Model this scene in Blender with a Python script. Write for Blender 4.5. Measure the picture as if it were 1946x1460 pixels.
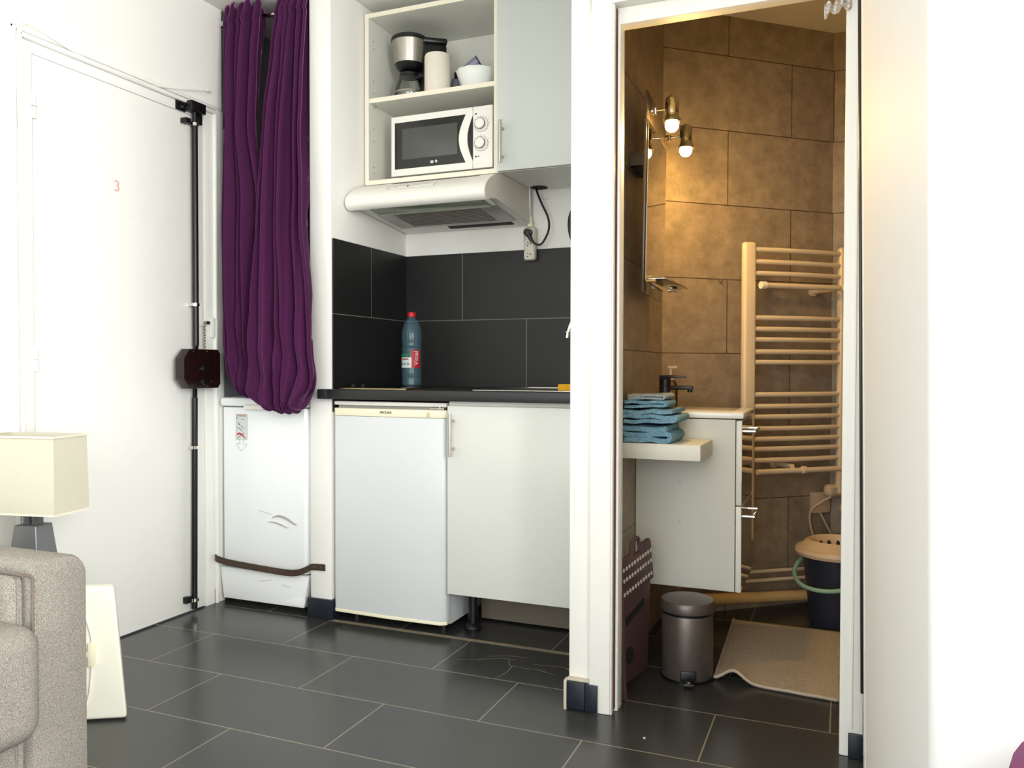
import bpy, bmesh, math, random
from mathutils import Vector, Matrix, noise
random.seed(7)
PI = math.pi
for o in list(bpy.data.objects): bpy.data.objects.remove(o)
S = bpy.context.scene
COL = S.collection

# ---------------------------------------------------------------- camera
YAW, PITCH, ROLL, FPX = 0.38959, -0.01990, 0.002066, 1540.26
CH = 0.97
f_ = Vector((-math.sin(YAW)*math.cos(PITCH), math.cos(YAW)*math.cos(PITCH), math.sin(PITCH)))
r_ = Vector((math.cos(YAW), math.sin(YAW), 0)); u_ = r_.cross(f_)
c_, s_ = math.cos(ROLL), math.sin(ROLL)
R_ = c_*r_ + s_*u_; U_ = -s_*r_ + c_*u_
cam = bpy.data.cameras.new('camera'); camo = bpy.data.objects.new('camera', cam); COL.objects.link(camo)
m = Matrix((R_, U_, -f_)).transposed().to_4x4(); m.translation = Vector((0, 0, CH))
camo.matrix_world = m
cam.sensor_fit = 'HORIZONTAL'; cam.sensor_width = 36; cam.lens = FPX/1946*36
cam.clip_start = 0.02
S.camera = camo

# ---------------------------------------------------------------- world, daylight, exposure
w = bpy.data.worlds.new('world'); S.world = w; w.use_nodes = True
w.node_tree.nodes['Background'].inputs[0].default_value = (0.85, 0.93, 1, 1)
w.node_tree.nodes['Background'].inputs[1].default_value = 1.0
S.view_settings.view_transform = 'Standard'
try: S.view_settings.look = 'None'
except Exception: pass
S.view_settings.gamma = 1; S.view_settings.use_curve_mapping = False
S.view_settings.exposure = 0.42

def area(name, loc, rot, sx, sy, power, col):
    l = bpy.data.lights.new(name, 'AREA'); l.shape = 'RECTANGLE'; l.size = sx; l.size_y = sy
    l.energy = power; l.color = col
    o = bpy.data.objects.new(name, l); COL.objects.link(o); o.location = loc; o.rotation_euler = rot
    return o
# daylight from the right-hand window, plus an added fill light at the rear
area('window_daylight', (1.66, -0.25, 1.45), (0, PI/2, 0), 1.7, 1.9, 122, (1, 0.99, 0.975))
area('rear_fill_light', (-0.55, -1.66, 1.45), (PI/2, 0, 0), 1.8, 1.7, 34, (0.96, 0.98, 1.0))

# ---------------------------------------------------------------- materials
def lin(c):
    return tuple(((v/255)/12.92 if v/255 <= .04045 else ((v/255+.055)/1.055)**2.4) for v in c) + (1,)
def nodes(name):
    m = bpy.data.materials.new(name); m.use_nodes = True
    nt = m.node_tree; return m, nt, nt.nodes['Principled BSDF']
def mat(name, col, rough=.5, metal=0, vary=.06, scale=8, bump=0, bscale=60, spec=.5, stretch=None, **kw):
    m, nt, p = nodes(name)
    tc = nt.nodes.new('ShaderNodeTexCoord'); no = nt.nodes.new('ShaderNodeTexNoise')
    no.inputs['Scale'].default_value = scale; no.inputs['Detail'].default_value = 5
    src = tc.outputs['Object']
    if stretch:
        mp = nt.nodes.new('ShaderNodeMapping'); mp.inputs['Scale'].default_value = stretch
        nt.links.new(src, mp.inputs[0]); src = mp.outputs[0]
    nt.links.new(src, no.inputs['Vector'])
    mx = nt.nodes.new('ShaderNodeMix'); mx.data_type = 'RGBA'
    c = lin(col)
    mx.inputs[6].default_value = tuple(max(0, v*(1-vary)) for v in c[:3])+(1,)
    mx.inputs[7].default_value = tuple(min(1, v*(1+vary)) for v in c[:3])+(1,)
    nt.links.new(no.outputs[0], mx.inputs[0]); nt.links.new(mx.outputs[2], p.inputs['Base Color'])
    p.inputs['Roughness'].default_value = rough; p.inputs['Metallic'].default_value = metal
    p.inputs['Specular IOR Level'].default_value = spec
    if bump:
        n2 = nt.nodes.new('ShaderNodeTexNoise'); n2.inputs['Scale'].default_value = bscale; n2.inputs['Detail'].default_value = 4
        nt.links.new(src, n2.inputs['Vector'])
        b = nt.nodes.new('ShaderNodeBump'); b.inputs['Strength'].default_value = bump; b.inputs['Distance'].default_value = .002
        nt.links.new(n2.outputs[0], b.inputs['Height']); nt.links.new(b.outputs[0], p.inputs['Normal'])
    for k, v in kw.items(): p.inputs[k].default_value = v
    return m
def brickmat(name, c1, c2, mortar, rough, bw=.596, bh=.295, ms=.0016, spec=.5, mott=.0, bump=0, nscale=3):
    m, nt, p = nodes(name)
    uv = nt.nodes.new('ShaderNodeUVMap'); uv.uv_map = 'UVMap'
    br = nt.nodes.new('ShaderNodeTexBrick'); nt.links.new(uv.outputs[0], br.inputs['Vector'])
    br.offset = .5; br.offset_frequency = 2; br.squash = 1
    br.inputs['Scale'].default_value = 1; br.inputs['Mortar Size'].default_value = ms
    br.inputs['Mortar Smooth'].default_value = .1; br.inputs['Bias'].default_value = 0
    br.inputs['Brick Width'].default_value = bw; br.inputs['Row Height'].default_value = bh
    br.inputs['Color1'].default_value = lin(c1); br.inputs['Color2'].default_value = lin(c2)
    br.inputs['Mortar'].default_value = lin(mortar)
    out = br.outputs['Color']
    no = nt.nodes.new('ShaderNodeTexNoise'); no.inputs['Scale'].default_value = nscale; no.inputs['Detail'].default_value = 12
    no.inputs['Roughness'].default_value = .72
    nt.links.new(uv.outputs[0], no.inputs['Vector'])
    if mott:
        cr = nt.nodes.new('ShaderNodeMapRange'); cr.inputs[1].default_value = .3; cr.inputs[2].default_value = .7
        cr.inputs[3].default_value = 1-mott; cr.inputs[4].default_value = 1+mott
        nt.links.new(no.outputs[0], cr.inputs[0])
        mu = nt.nodes.new('ShaderNodeVectorMath'); mu.operation = 'SCALE'
        nt.links.new(out, mu.inputs[0]); nt.links.new(cr.outputs[0], mu.inputs[3]); out = mu.outputs[0]
    nt.links.new(out, p.inputs['Base Color'])
    rr = nt.nodes.new('ShaderNodeMapRange'); rr.inputs[3].default_value = rough-.05; rr.inputs[4].default_value = rough+.07
    nt.links.new(no.outputs[0], rr.inputs[0]); nt.links.new(rr.outputs[0], p.inputs['Roughness'])
    p.inputs['Specular IOR Level'].default_value = spec
    b = nt.nodes.new('ShaderNodeBump'); b.inputs['Strength'].default_value = .35; b.inputs['Distance'].default_value = .0015
    b.invert = True
    nt.links.new(br.outputs['Fac'], b.inputs['Height']); nt.links.new(b.outputs[0], p.inputs['Normal'])
    return m
def fabricmat(name, dark, light, scale=500, rough=.95, bump=.5, patch=.1, stretch=None, sheen=0):
    m, nt, p = nodes(name)
    tc = nt.nodes.new('ShaderNodeTexCoord')
    src = tc.outputs['Object']
    if stretch:
        mp = nt.nodes.new('ShaderNodeMapping'); mp.inputs['Scale'].default_value = stretch
        mp.inputs['Rotation'].default_value = (0, 0, 0)
        nt.links.new(src, mp.inputs[0]); src = mp.outputs[0]
    no = nt.nodes.new('ShaderNodeTexNoise'); no.inputs['Scale'].default_value = scale; no.inputs['Detail'].default_value = 2
    nt.links.new(src, no.inputs['Vector'])
    ra = nt.nodes.new('ShaderNodeValToRGB'); ra.color_ramp.elements[0].position = .35; ra.color_ramp.elements[1].position = .65
    ra.color_ramp.elements[0].color = lin(dark); ra.color_ramp.elements[1].color = lin(light)
    nt.links.new(no.outputs[0], ra.inputs[0])
    nt.links.new(ra.outputs[0], p.inputs['Base Color'])
    p.inputs['Roughness'].default_value = rough; p.inputs['Specular IOR Level'].default_value = .2
    if sheen:
        p.inputs['Sheen Weight'].default_value = sheen; p.inputs['Sheen Roughness'].default_value = .35
    b = nt.nodes.new('ShaderNodeBump'); b.inputs['Strength'].default_value = bump; b.inputs['Distance'].default_value = .001
    nt.links.new(no.outputs[0], b.inputs['Height']); nt.links.new(b.outputs[0], p.inputs['Normal'])
    return m
def emis(name, col, strength):
    m, nt, p = nodes(name)
    p.inputs['Base Color'].default_value = (1, 1, 1, 1)
    p.inputs['Emission Color'].default_value = col; p.inputs['Emission Strength'].default_value = strength
    return m
def glassmat(name, col, rough=.02, ior=1.45, mix=.0):
    m, nt, p = nodes(name)
    p.inputs['Base Color'].default_value = col; p.inputs['Roughness'].default_value = rough
    p.inputs['Transmission Weight'].default_value = 1; p.inputs['IOR'].default_value = ior
    return m
def thinglass(name, col, gloss=.12):
    m, nt, p = nodes(name); nt.nodes.remove(p)
    out = nt.nodes['Material Output']
    t = nt.nodes.new('ShaderNodeBsdfTransparent'); t.inputs[0].default_value = col
    g = nt.nodes.new('ShaderNodeBsdfGlossy'); g.inputs['Roughness'].default_value = .03
    x = nt.nodes.new('ShaderNodeMixShader'); fr = nt.nodes.new('ShaderNodeFresnel'); fr.inputs[0].default_value = 1.35
    ad = nt.nodes.new('ShaderNodeMath'); ad.operation = 'ADD'; ad.inputs[1].default_value = gloss; ad.use_clamp = True
    nt.links.new(fr.outputs[0], ad.inputs[0]); nt.links.new(ad.outputs[0], x.inputs[0])
    nt.links.new(t.outputs[0], x.inputs[1]); nt.links.new(g.outputs[0], x.inputs[2]); nt.links.new(x.outputs[0], out.inputs[0])
    return m

W_ = mat('white_paint', (240, 239, 233), .6, vary=.015, bump=.25, bscale=35)
WD = mat('white_door_paint', (240, 240, 234), .45, vary=.02, bump=.2, bscale=25)
WC = mat('ceiling_paint', (232, 230, 222), .8, vary=.02)
GN = mat('niche_grey', (140, 142, 144), .6, vary=.04)  # plain even grey shared by the two niche walls
FL = brickmat('floor_tile', (49, 49, 48), (54, 54, 53), (128, 122, 104), .24, ms=.0022, spec=.55, mott=.10)
BS = brickmat('black_wall_tile', (23, 24, 24), (26, 27, 26), (130, 128, 120), .45, bh=.291, ms=.0013, spec=.4, mott=.05)
BT = brickmat('stone_wall_tile', (144, 128, 108), (152, 136, 114), (66, 48, 36), .42, bh=.2935, ms=.0018, spec=.45, mott=.34, nscale=14)
PL = mat('dark_plinth_tile', (26, 32, 42), .4, vary=.2, scale=30)
GR = mat('dusty_grout', (120, 110, 90), .95, vary=.2, scale=60)
MEL = mat('white_melamine', (226, 226, 216), .38, vary=.015)
EDGE = mat('cream_edge_band', (236, 230, 210), .45, vary=.03)
LAM = mat('gloss_white_door', (220, 222, 216), .25, vary=.01)
FRI = mat('fridge_enamel', (213, 217, 219), .32, vary=.015)
CREAM = mat('yellowed_plastic', (238, 232, 205), .4, vary=.02)
ENA = mat('machine_enamel', (240, 243, 244), .3, vary=.01)
WPL = mat('white_plastic', (236, 234, 226), .35, vary=.02)
GPL = mat('grey_plastic', (150, 150, 146), .4, vary=.04)
BLK = mat('black_plastic', (14, 14, 16), .35, vary=.1)
BLM = mat('black_metal', (22, 22, 24), .35, metal=.3, vary=.1)
BRN = mat('dark_brown_metal', (30, 14, 12), .22, vary=.15, spec=.5)
CHR = mat('chrome', (225, 222, 215), .08, metal=1, vary=.02)
STL = mat('brushed_steel', (190, 186, 178), .28, metal=1, vary=.06, scale=120, stretch=(1, 1, .05))
SNK = mat('sink_steel', (200, 198, 190), .22, metal=1, vary=.05)
CTR = mat('black_worktop', (30, 31, 33), .45, vary=.08, scale=40)
HOB = mat('black_hob_glass', (8, 8, 10), .06, vary=.05)
STR = mat('rusty_strap', (88, 74, 64), .45, metal=.6, vary=.25, scale=50)
VEL = fabricmat('purple_velvet', (58, 19, 54), (76, 30, 71), scale=420, bump=.15, sheen=.6)
VEL.node_tree.nodes['Principled BSDF'].inputs['Sheen Tint'].default_value = (.75, .30, .68, 1)
SOF = fabricmat('grey_sofa_weave', (106, 101, 94), (160, 155, 147), scale=620, bump=.6)
PIPG = mat('grey_piping', (112, 100, 92), .9)
SHD = mat('cream_shade_paper', (206, 203, 184), .7, vary=.05, scale=6, **{'Transmission Weight': 0.0})
GRM = mat('grey_lamp_metal', (120, 122, 124), .35, metal=.5)
BAG = mat('tan_cloth', (120, 92, 70), .9, vary=.15)
RAD = mat('cream_radiator_enamel', (226, 206, 172), .28, vary=.02)
MIR = mat('mirror', (235, 232, 225), .01, metal=1, vary=0)
MFR = mat('mirror_gloss_front', (190, 170, 140), .03, metal=1, vary=0)
BDG = mat('smoked_board', (70, 62, 52), .15, vary=.05)
TWL = [fabricmat('towel_grey_blue', (132, 146, 150), (172, 184, 188), scale=260, bump=1.2),
       fabricmat('towel_blue', (92, 134, 156), (136, 172, 190), scale=260, bump=1.2),
       fabricmat('towel_deep_blue', (86, 128, 150), (130, 166, 184), scale=260, bump=1.2)]
MAT = fabricmat('beige_bath_mat', (150, 136, 116), (198, 184, 160), scale=420, bump=1)
BIN = mat('taupe_metallic_lacquer', (98, 90, 84), .33, metal=.45, vary=.05)
STO = mat('brown_stool_plastic', (80, 56, 56), .5, vary=.06)
DOT = mat('pale_dots', (206, 198, 192), .6)
BCK = mat('navy_bucket_plastic', (42, 46, 58), .4, vary=.08)
BGE = mat('beige_plastic', (210, 184, 150), .35, vary=.03)
GRN = mat('mint_plastic', (138, 178, 150), .45, vary=.06)
SPG = mat('yellow_sponge', (214, 160, 30), .95, vary=.15, scale=200, bump=.6)
RED = mat('red_cap', (196, 22, 36), .35)
LRED = mat('label_red', (176, 18, 30), .5)
LWHT = mat('label_white', (206, 214, 210), .5)
LGRN = mat('label_green', (30, 120, 84), .5)
INK = mat('ink', (28, 28, 30), .6)
INKR = mat('red_ink', (206, 120, 110), .7)
INKG = mat('grey_ink', (170, 166, 168), .7)
DBR = mat('bare_brown_wood', (88, 40, 24), .6, vary=.2, scale=40, stretch=(1, 1, .1))
PAP = mat('paper_towel', (226, 218, 204), .9, vary=.02, bump=.5, bscale=140)
CRM = mat('white_ceramic', (232, 235, 230), .15, vary=.01)
LIL = mat('lilac_grey_plastic', (150, 150, 172), .25, metal=.2)
NVY = mat('navy_rim', (52, 70, 110), .4)
PNK = mat('pink_ceramic', (230, 205, 195), .3)
BULB = emis('lit_bulb', (1, .61, .18, 1), 440)
PET = mat('blue_bottle_plastic', (86, 122, 138), .06, vary=.1, spec=.8, **{'Alpha': .34})
JUG = thinglass('glass_jug', (.80, .82, .80, 1), .10)
FLAP = mat('green_tinted_visor', (176, 186, 158), .15, **{'Alpha': .55})
SHG = thinglass('glass_shelf', (.72, .66, .56, 1), .16)
WIN = thinglass('window_glass', (1, 1, 1, 1), .02)
MWG = mat('microwave_black_glass', (18, 20, 20), .07, vary=.02)
MWS = mat('microwave_grey_screen', (74, 76, 72), .22, vary=.03)
LACE = fabricmat('lace', (180, 170, 158), (235, 228, 218), scale=160, bump=1)
PPK = mat('purple_cloth', (84, 24, 66), .9, vary=.1)

# ---------------------------------------------------------------- mesh helpers
class MB:
    def __init__(s): s.bm = bmesh.new()
    def _m(s, vs, M):
        if M is not None: bmesh.ops.transform(s.bm, matrix=M, verts=vs)
        return s
    def box(s, x0, x1, y0, y1, z0, z1, bev=0, seg=2, M=None):
        vs = bmesh.ops.create_cube(s.bm, size=1)['verts']
        for v in vs: v.co = Vector((x0+(v.co.x+.5)*(x1-x0), y0+(v.co.y+.5)*(y1-y0), z0+(v.co.z+.5)*(z1-z0)))
        if bev:
            es = list({e for v in vs for e in v.link_edges})
            r = bmesh.ops.bevel(s.bm, geom=es, offset=bev, segments=seg, profile=.5, affect='EDGES')
            vs = list({v for f in r['faces'] for v in f.verts} | {v for v in vs if v.is_valid})
        return s._m(vs, M)
    def prism(s, pts, a0, a1, axis='y', bev=0, M=None):
        # pts: polygon in the other two axes in order (x,y,z minus axis)
        def co(p, a):
            return {'x': (a, p[0], p[1]), 'y': (p[0], a, p[1]), 'z': (p[0], p[1], a)}[axis]
        A = [s.bm.verts.new(co(p, a0)) for p in pts]; B = [s.bm.verts.new(co(p, a1)) for p in pts]
        n = len(pts); fs = [s.bm.faces.new(A), s.bm.faces.new(B[::-1])]
        for i in range(n): fs.append(s.bm.faces.new((A[i], B[i], B[(i+1) % n], A[(i+1) % n])))
        bmesh.ops.recalc_face_normals(s.bm, faces=fs)
        vs = A+B
        if bev:
            es = [e for e in fs[0].edges]+[e for e in fs[1].edges]
            r = bmesh.ops.bevel(s.bm, geom=es, offset=bev, segments=2, profile=.5, affect='EDGES')
            vs = list({v for f in r['faces'] for v in f.verts} | {v for v in vs if v.is_valid})
        return s._m(vs, M)
    def cyl(s, p0, p1, r, r2=None, n=24, cap=True, M=None):
        return s.tube([p0, p1], [r, r if r2 is None else r2], n, cap, M)
    def tube(s, pts, r, n=12, cap=True, M=None):
        pts = [Vector(p) for p in pts]; k = len(pts)
        rs = r if isinstance(r, (list, tuple)) else [r]*k
        rings = []; vs = []
        t0 = (pts[1]-pts[0]).normalized()
        up = Vector((0, 0, 1)) if abs(t0.z) < .9 else Vector((1, 0, 0))
        nrm = (up - t0*up.dot(t0)).normalized()
        for i in range(k):
            t = (pts[min(i+1, k-1)]-pts[max(i-1, 0)]).normalized()
            nrm = (nrm - t*nrm.dot(t)).normalized(); b = t.cross(nrm)
            ring = [s.bm.verts.new(pts[i]+(nrm*math.cos(2*PI*j/n)+b*math.sin(2*PI*j/n))*rs[i]) for j in range(n)]
            rings.append(ring); vs += ring
        fs = []
        for i in range(k-1):
            for j in range(n): fs.append(s.bm.faces.new((rings[i][j], rings[i][(j+1) % n], rings[i+1][(j+1) % n], rings[i+1][j])))
        if cap: fs += [s.bm.faces.new(rings[0][::-1]), s.bm.faces.new(rings[-1])]
        bmesh.ops.recalc_face_normals(s.bm, faces=fs)
        return s._m(vs, M)
    def lathe(s, c, prof, n=32, M=None, sx=1, sy=1, a0=0, a1=None):
        c = Vector(c); rings = []; vs = []
        full = a1 is None; a1 = 2*PI if full else a1
        m_ = n if full else n+1
        for (r, z) in prof:
            if r < 1e-6 and full: v = s.bm.verts.new(c+Vector((0, 0, z))); rings.append([v]); vs.append(v)
            else:
                ring = [s.bm.verts.new(c+Vector((sx*r*math.cos(a0+(a1-a0)*j/n), sy*r*math.sin(a0+(a1-a0)*j/n), z))) for j in range(m_)]
                rings.append(ring); vs += ring
        fs = []
        for A, B in zip(rings, rings[1:]):
            for j in range(n):
                k = (j+1) % n if full else j+1
                if len(A) == 1 and len(B) == 1: continue
                if len(A) == 1: fs.append(s.bm.faces.new((A[0], B[j], B[k])))
                elif len(B) == 1: fs.append(s.bm.faces.new((A[j], A[k], B[0])))
                else: fs.append(s.bm.faces.new((A[j], A[k], B[k], B[j])))
        bmesh.ops.recalc_face_normals(s.bm, faces=fs)
        return s._m(vs, M)
    def sph(s, c, r, M=None, sc=(1, 1, 1), n=20):
        vs = bmesh.ops.create_uvsphere(s.bm, u_segments=n, v_segments=n//2+2, radius=r)['verts']
        for v in vs: v.co = Vector((v.co.x*sc[0], v.co.y*sc[1], v.co.z*sc[2]))+Vector(c)
        return s._m(vs, M)
    def grid(s, fn, nu, nv, thick=0, closeu=False):
        P = [[s.bm.verts.new(fn(i/nu, j/nv)) for j in range(nv+1)] for i in range(nu+1)]
        fs = []
        for i in range(nu):
            for j in range(nv): fs.append(s.bm.faces.new((P[i][j], P[i+1][j], P[i+1][j+1], P[i][j+1])))
        bmesh.ops.recalc_face_normals(s.bm, faces=fs)
        return s
    def text(s, txt, M, size=.02, depth=.0004):
        cu = bpy.data.curves.new('t', 'FONT'); cu.body = txt; cu.size = size; cu.extrude = depth
        cu.align_x = 'CENTER'; cu.align_y = 'CENTER'
        ob = bpy.data.objects.new('t', cu); COL.objects.link(ob)
        dg = bpy.context.evaluated_depsgraph_get(); dg.update()
        me = bpy.data.meshes.new_from_object(ob.evaluated_get(dg))
        bpy.data.objects.remove(ob)
        k = len(s.bm.verts); s.bm.from_mesh(me); s.bm.verts.ensure_lookup_table()
        bmesh.ops.transform(s.bm, matrix=M, verts=s.bm.verts[k:]); bpy.data.meshes.remove(me)
        return s
ORG = {}
def emit(b, name, mt, parent=None, smooth=True, uv=None, origin=None, sub=0, ang=35):
    me = bpy.data.meshes.new(name)
    bm = b.bm
    if uv:
        L = bm.loops.layers.uv.new('UVMap')
        for f in bm.faces:
            for l in f.loops: l[L].uv = uv(l.vert.co, f.normal)
    org = ORG[parent.name] if parent else (Vector(origin) if origin else None)
    if org is None:
        xs = [v.co for v in bm.verts]
        org = Vector(((min(v.x for v in xs)+max(v.x for v in xs))/2, (min(v.y for v in xs)+max(v.y for v in xs))/2, min(v.z for v in xs)))
    bmesh.ops.translate(bm, verts=bm.verts, vec=-org)
    bm.normal_update(); bm.to_mesh(me); bm.free()
    me.materials.append(mt)
    if smooth:
        for p in me.polygons: p.use_smooth = True
        me.set_sharp_from_angle(angle=math.radians(ang))
    o = bpy.data.objects.new(name, me); COL.objects.link(o); ORG[o.name] = org
    if parent: o.parent = parent
    else: o.location = org
    if sub:
        md = o.modifiers.new('sub', 'SUBSURF'); md.levels = sub; md.render_levels = sub
    return o
def thing(name, label, cat, loc, group=None):
    o = bpy.data.objects.new(name, None); COL.objects.link(o); o.location = loc; o.empty_display_size = .05
    ORG[o.name] = Vector(loc); return tag(o, label, cat, group)
def tag(o, label, cat, group=None, kind=None):
    o['label'] = label; o['category'] = cat
    if group: o['group'] = group
    if kind: o['kind'] = kind
    return o
def struct(o): o['kind'] = 'structure'; return o
def solid(o, t):
    md = o.modifiers.new('thickness', 'SOLIDIFY'); md.thickness = t; md.offset = 0; return o
def rot(axis, deg, c):
    c = Vector(c); return Matrix.Translation(c) @ Matrix.Rotation(math.radians(deg), 4, axis) @ Matrix.Translation(-c)
def bez(ps, n=10):
    # catmull-rom through points
    ps = [Vector(p) for p in ps]; out = []
    q = [ps[0]]+ps+[ps[-1]]
    for i in range(1, len(q)-2):
        for t in range(n):
            t /= n; a, b, c, d = q[i-1], q[i], q[i+1], q[i+2]
            out.append(.5*((2*b)+(c-a)*t+(2*a-5*b+4*c-d)*t*t+(3*b-a-3*c+d)*t**3))
    out.append(ps[-1]); return out
def facing(origin, ux, uz):
    # matrix placing text (x right, y up) on a plane spanned by ux, uz
    ux = Vector(ux).normalized(); uz = Vector(uz).normalized(); n = ux.cross(uz)
    M = Matrix((ux, uz, n)).transposed().to_4x4(); M.translation = Vector(origin); return M

# ================================================================ SETTING
DW = -2.387      # left wall / entrance door plane
CZ = 2.437       # ceiling of the room
KL, KB = -1.812, 3.17   # kitchen recess: left side and back
LW = -0.655      # bathroom left wall
FU = lambda co, n: (co.x+1.816+.298+.596*8, co.y-1.71+2.95)
struct(emit(MB().box(-2.9, 1.75, -1.75, 4.6, -.08, 0), 'floor', FL, uv=FU, smooth=False))
struct(emit(MB().box(-2.9, 1.75, -1.75, 3.2, CZ, CZ+.08), 'ceiling', WC, smooth=False))
struct(emit(MB().box(-.72, 1.0, 2.25, 4.6, 2.36, 2.42), 'ceiling_bathroom', WC, smooth=False))
# left wall with the door opening
wl = MB().box(DW-.10, DW, -1.75, 1.76, 0, CZ).box(DW-.10, DW, 1.76, 2.655, 1.99, CZ)
struct(emit(wl, 'wall_left', W_, smooth=False))
# right wall with its window
wr = MB().box(1.70, 1.78, -1.75, -1.25, 0, CZ).box(1.70, 1.78, .75, 4.6, 0, CZ)
wr.box(1.70, 1.78, -1.25, .75, 0, .55).box(1.70, 1.78, -1.25, .75, 2.32, CZ)
struct(emit(wr, 'wall_right', W_, smooth=False))
w1 = MB()
for y in (-1.25, -.27, .71): w1.box(1.70, 1.75, y, y+.04, .55, 2.32)
for z in (.55, 2.28): w1.box(1.70, 1.75, -1.25, .75, z, z+.04)
w1o = struct(emit(w1, 'window_1', WD, smooth=False))
# rear wall, with an unseen window added to frame the fill light
wq = MB().box(-2.49, -1.45, -1.78, -1.70, 0, CZ).box(.35, 1.78, -1.78, -1.70, 0, CZ)
wq.box(-1.45, .35, -1.78, -1.70, 0, .58).box(-1.45, .35, -1.78, -1.70, 2.30, CZ)
struct(emit(wq, 'wall_rear', W_, smooth=False))
w2 = MB()
for x in (-1.45, -.57, .31): w2.box(x, x+.04, -1.75, -1.70, .58, 2.30)
for z in (.58, 2.26): w2.box(-1.45, .35, -1.75, -1.70, z, z+.04)
struct(emit(w2, 'rear_fill_window', WD, smooth=False))
# niche behind the curtain
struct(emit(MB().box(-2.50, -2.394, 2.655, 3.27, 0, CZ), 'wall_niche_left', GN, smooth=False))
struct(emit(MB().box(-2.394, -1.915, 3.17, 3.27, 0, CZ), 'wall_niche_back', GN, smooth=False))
# pier between niche and kitchen
struct(emit(MB().box(-1.915, KL-.005, 2.605, 3.27, 0, CZ, .004), 'wall_pier', W_))
struct(emit(MB().box(KL-.005, -.655, KB+.006, 3.27, 0, CZ), 'wall_kitchen_back', W_, smooth=False))
# pier between kitchen and bathroom, and wall over the bathroom door
pr = MB().box(-.724, -.661, 2.197, 3.27, 0, CZ, .004)
struct(emit(pr, 'wall_partition', W_))
hd = MB().box(-.661, .05, 2.197, 2.30, 2.03, CZ).box(.05, 1.70, 2.197, 2.30, 0, CZ)
struct(emit(hd, 'wall_bathroom_front', W_, smooth=False))
# black backsplash tiles
KU = lambda co, n: (co.x+1.235+.298+.596*8, co.z-1.176+.291*11)
KV = lambda co, n: (co.y-2.58+.298+.596*8, co.z-1.176+.291*11)
bk = MB().box(KL, -.70, KB-.003, KB+.006, .80, 1.464)
struct(emit(bk, 'wall_tiles_kitchen_back', BS, uv=KU, smooth=False))
bl = MB().box(KL-.005, KL+.003, 2.612, KB-.002, .80, 1.464)
struct(emit(bl, 'wall_tiles_kitchen_side', BS, uv=KV, smooth=False))
# bathroom walls
BU = lambda co, n: (co.y-2.56+.298+.596*8, co.z-.1485+2.935)
struct(emit(MB().box(-.661, LW, 2.262, 3.16, 0, 2.36), 'wall_bathroom_left', BT, uv=BU, smooth=False))
c0 = Vector((LW, 3.121, 0)); dd = Vector((.758, .652, 0)).normalized(); nn = Vector((-dd.y, dd.x, 0))
SW = math.degrees(math.atan2(dd.y, dd.x))
def wp(s, off=0, z=0):     # point on the slanted bathroom wall: distance s along it, off in front of it
    return c0+dd*s-nn*off+Vector((0, 0, z))
def SM():                  # matrix: local x along the wall, local y out of the room, z up
    M = Matrix((dd, nn, Vector((0, 0, 1)))).transposed().to_4x4(); M.translation = c0; return M
SU = lambda co, n: ((co-c0).dot(dd)-.587+.298+.596*8, co.z-.1485+2.935)
struct(emit(MB().box(-.02, .793, 0, .08, 0, 2.36, M=SM()), 'wall_bathroom_back', BT, uv=SU, smooth=False))
cc = wp(.793)
RU = lambda co, n: (co.x-cc.x-.3+.596*8, co.z-.1485+2.935)
struct(emit(MB().box(cc.x-.02, 1.0, cc.y, cc.y+.08, 0, 2.36), 'wall_bathroom_far', BT, uv=RU, smooth=False))
XU = lambda co, n: (co.y+.596*8, co.z-.1485+2.935)
struct(emit(MB().box(.72, .80, 2.30, cc.y, 0, 2.36), 'wall_bathroom_right', BT, uv=XU, smooth=False))

# dark plinth tiles at the foot of the piers
b = MB().box(-1.921, -1.818, 2.592, 2.604, 0, .078, .002).box(-1.818, -1.806, 2.592, 2.75, 0, .078, .002)
struct(emit(b, 'baseboard_pier', PL))
b = MB().box(-.722, -.669, 2.170, 2.196, .004, .082, .002).box(-.6675, -.632, 2.1685, 2.1775, .004, .080, .002)
o = struct(emit(b, 'baseboard_partition', PL))
emit(MB().box(-.731, -.7225, 2.170, 2.196, 0, .084, .001).box(-.724, -.66, 2.178, 2.197, .082, .088, .001), 'grout_edge', mat('grout_plaster', (196, 186, 170), .9, vary=.1, scale=60), o)
struct(emit(MB().box(.016, .050, 2.166, 2.1755, 0, .062, .002), 'baseboard_right', PL))
struct(emit(MB().box(-2.394, -2.382, 2.60, 2.66, .0, .06), 'baseboard_niche', PL))

# entrance door: leaf, hinges, casing
cas = MB()
cas.box(DW-.055, DW+.004, 1.776, 1.809, 0, 1.995, .003)      # jamb left
cas.box(DW-.055, DW+.004, 2.551, 2.600, 0, 1.995, .003)      # jamb right
cas.box(DW-.055, DW+.004, 1.8095, 2.5505, 1.960, 1.995, .001)  # head
cas.box(DW-.055, DW+.0025, 1.745, 1.7755, 0, 2.0)
for a, t, h in ((1.768, .012, .018), (1.752, .010, .012)):
    cas.box(DW-.01, DW+h, a-t, a, 0, 2.003+(1.776-a)+t*.5, .004)
cas.box(DW-.01, DW+.018, 1.757, 2.612, 1.996, 2.012, .005).box(DW-.01, DW+.012, 1.742, 2.632, 2.016, 2.032, .005)
cas.box(DW-.01, DW+.016, 2.600, 2.614, 0, 2.0, .004).box(DW-.05, DW+.008, 2.614, 2.656, 0, 2.02, .004)
struct(emit(cas, 'trim_1', WD))
d1 = emit(MB().box(DW-.04, DW, 1.812, 2.548, .006, 1.9585, .001), 'door_1', WD, origin=(DW, 2.18, 0)); struct(d1)
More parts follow.
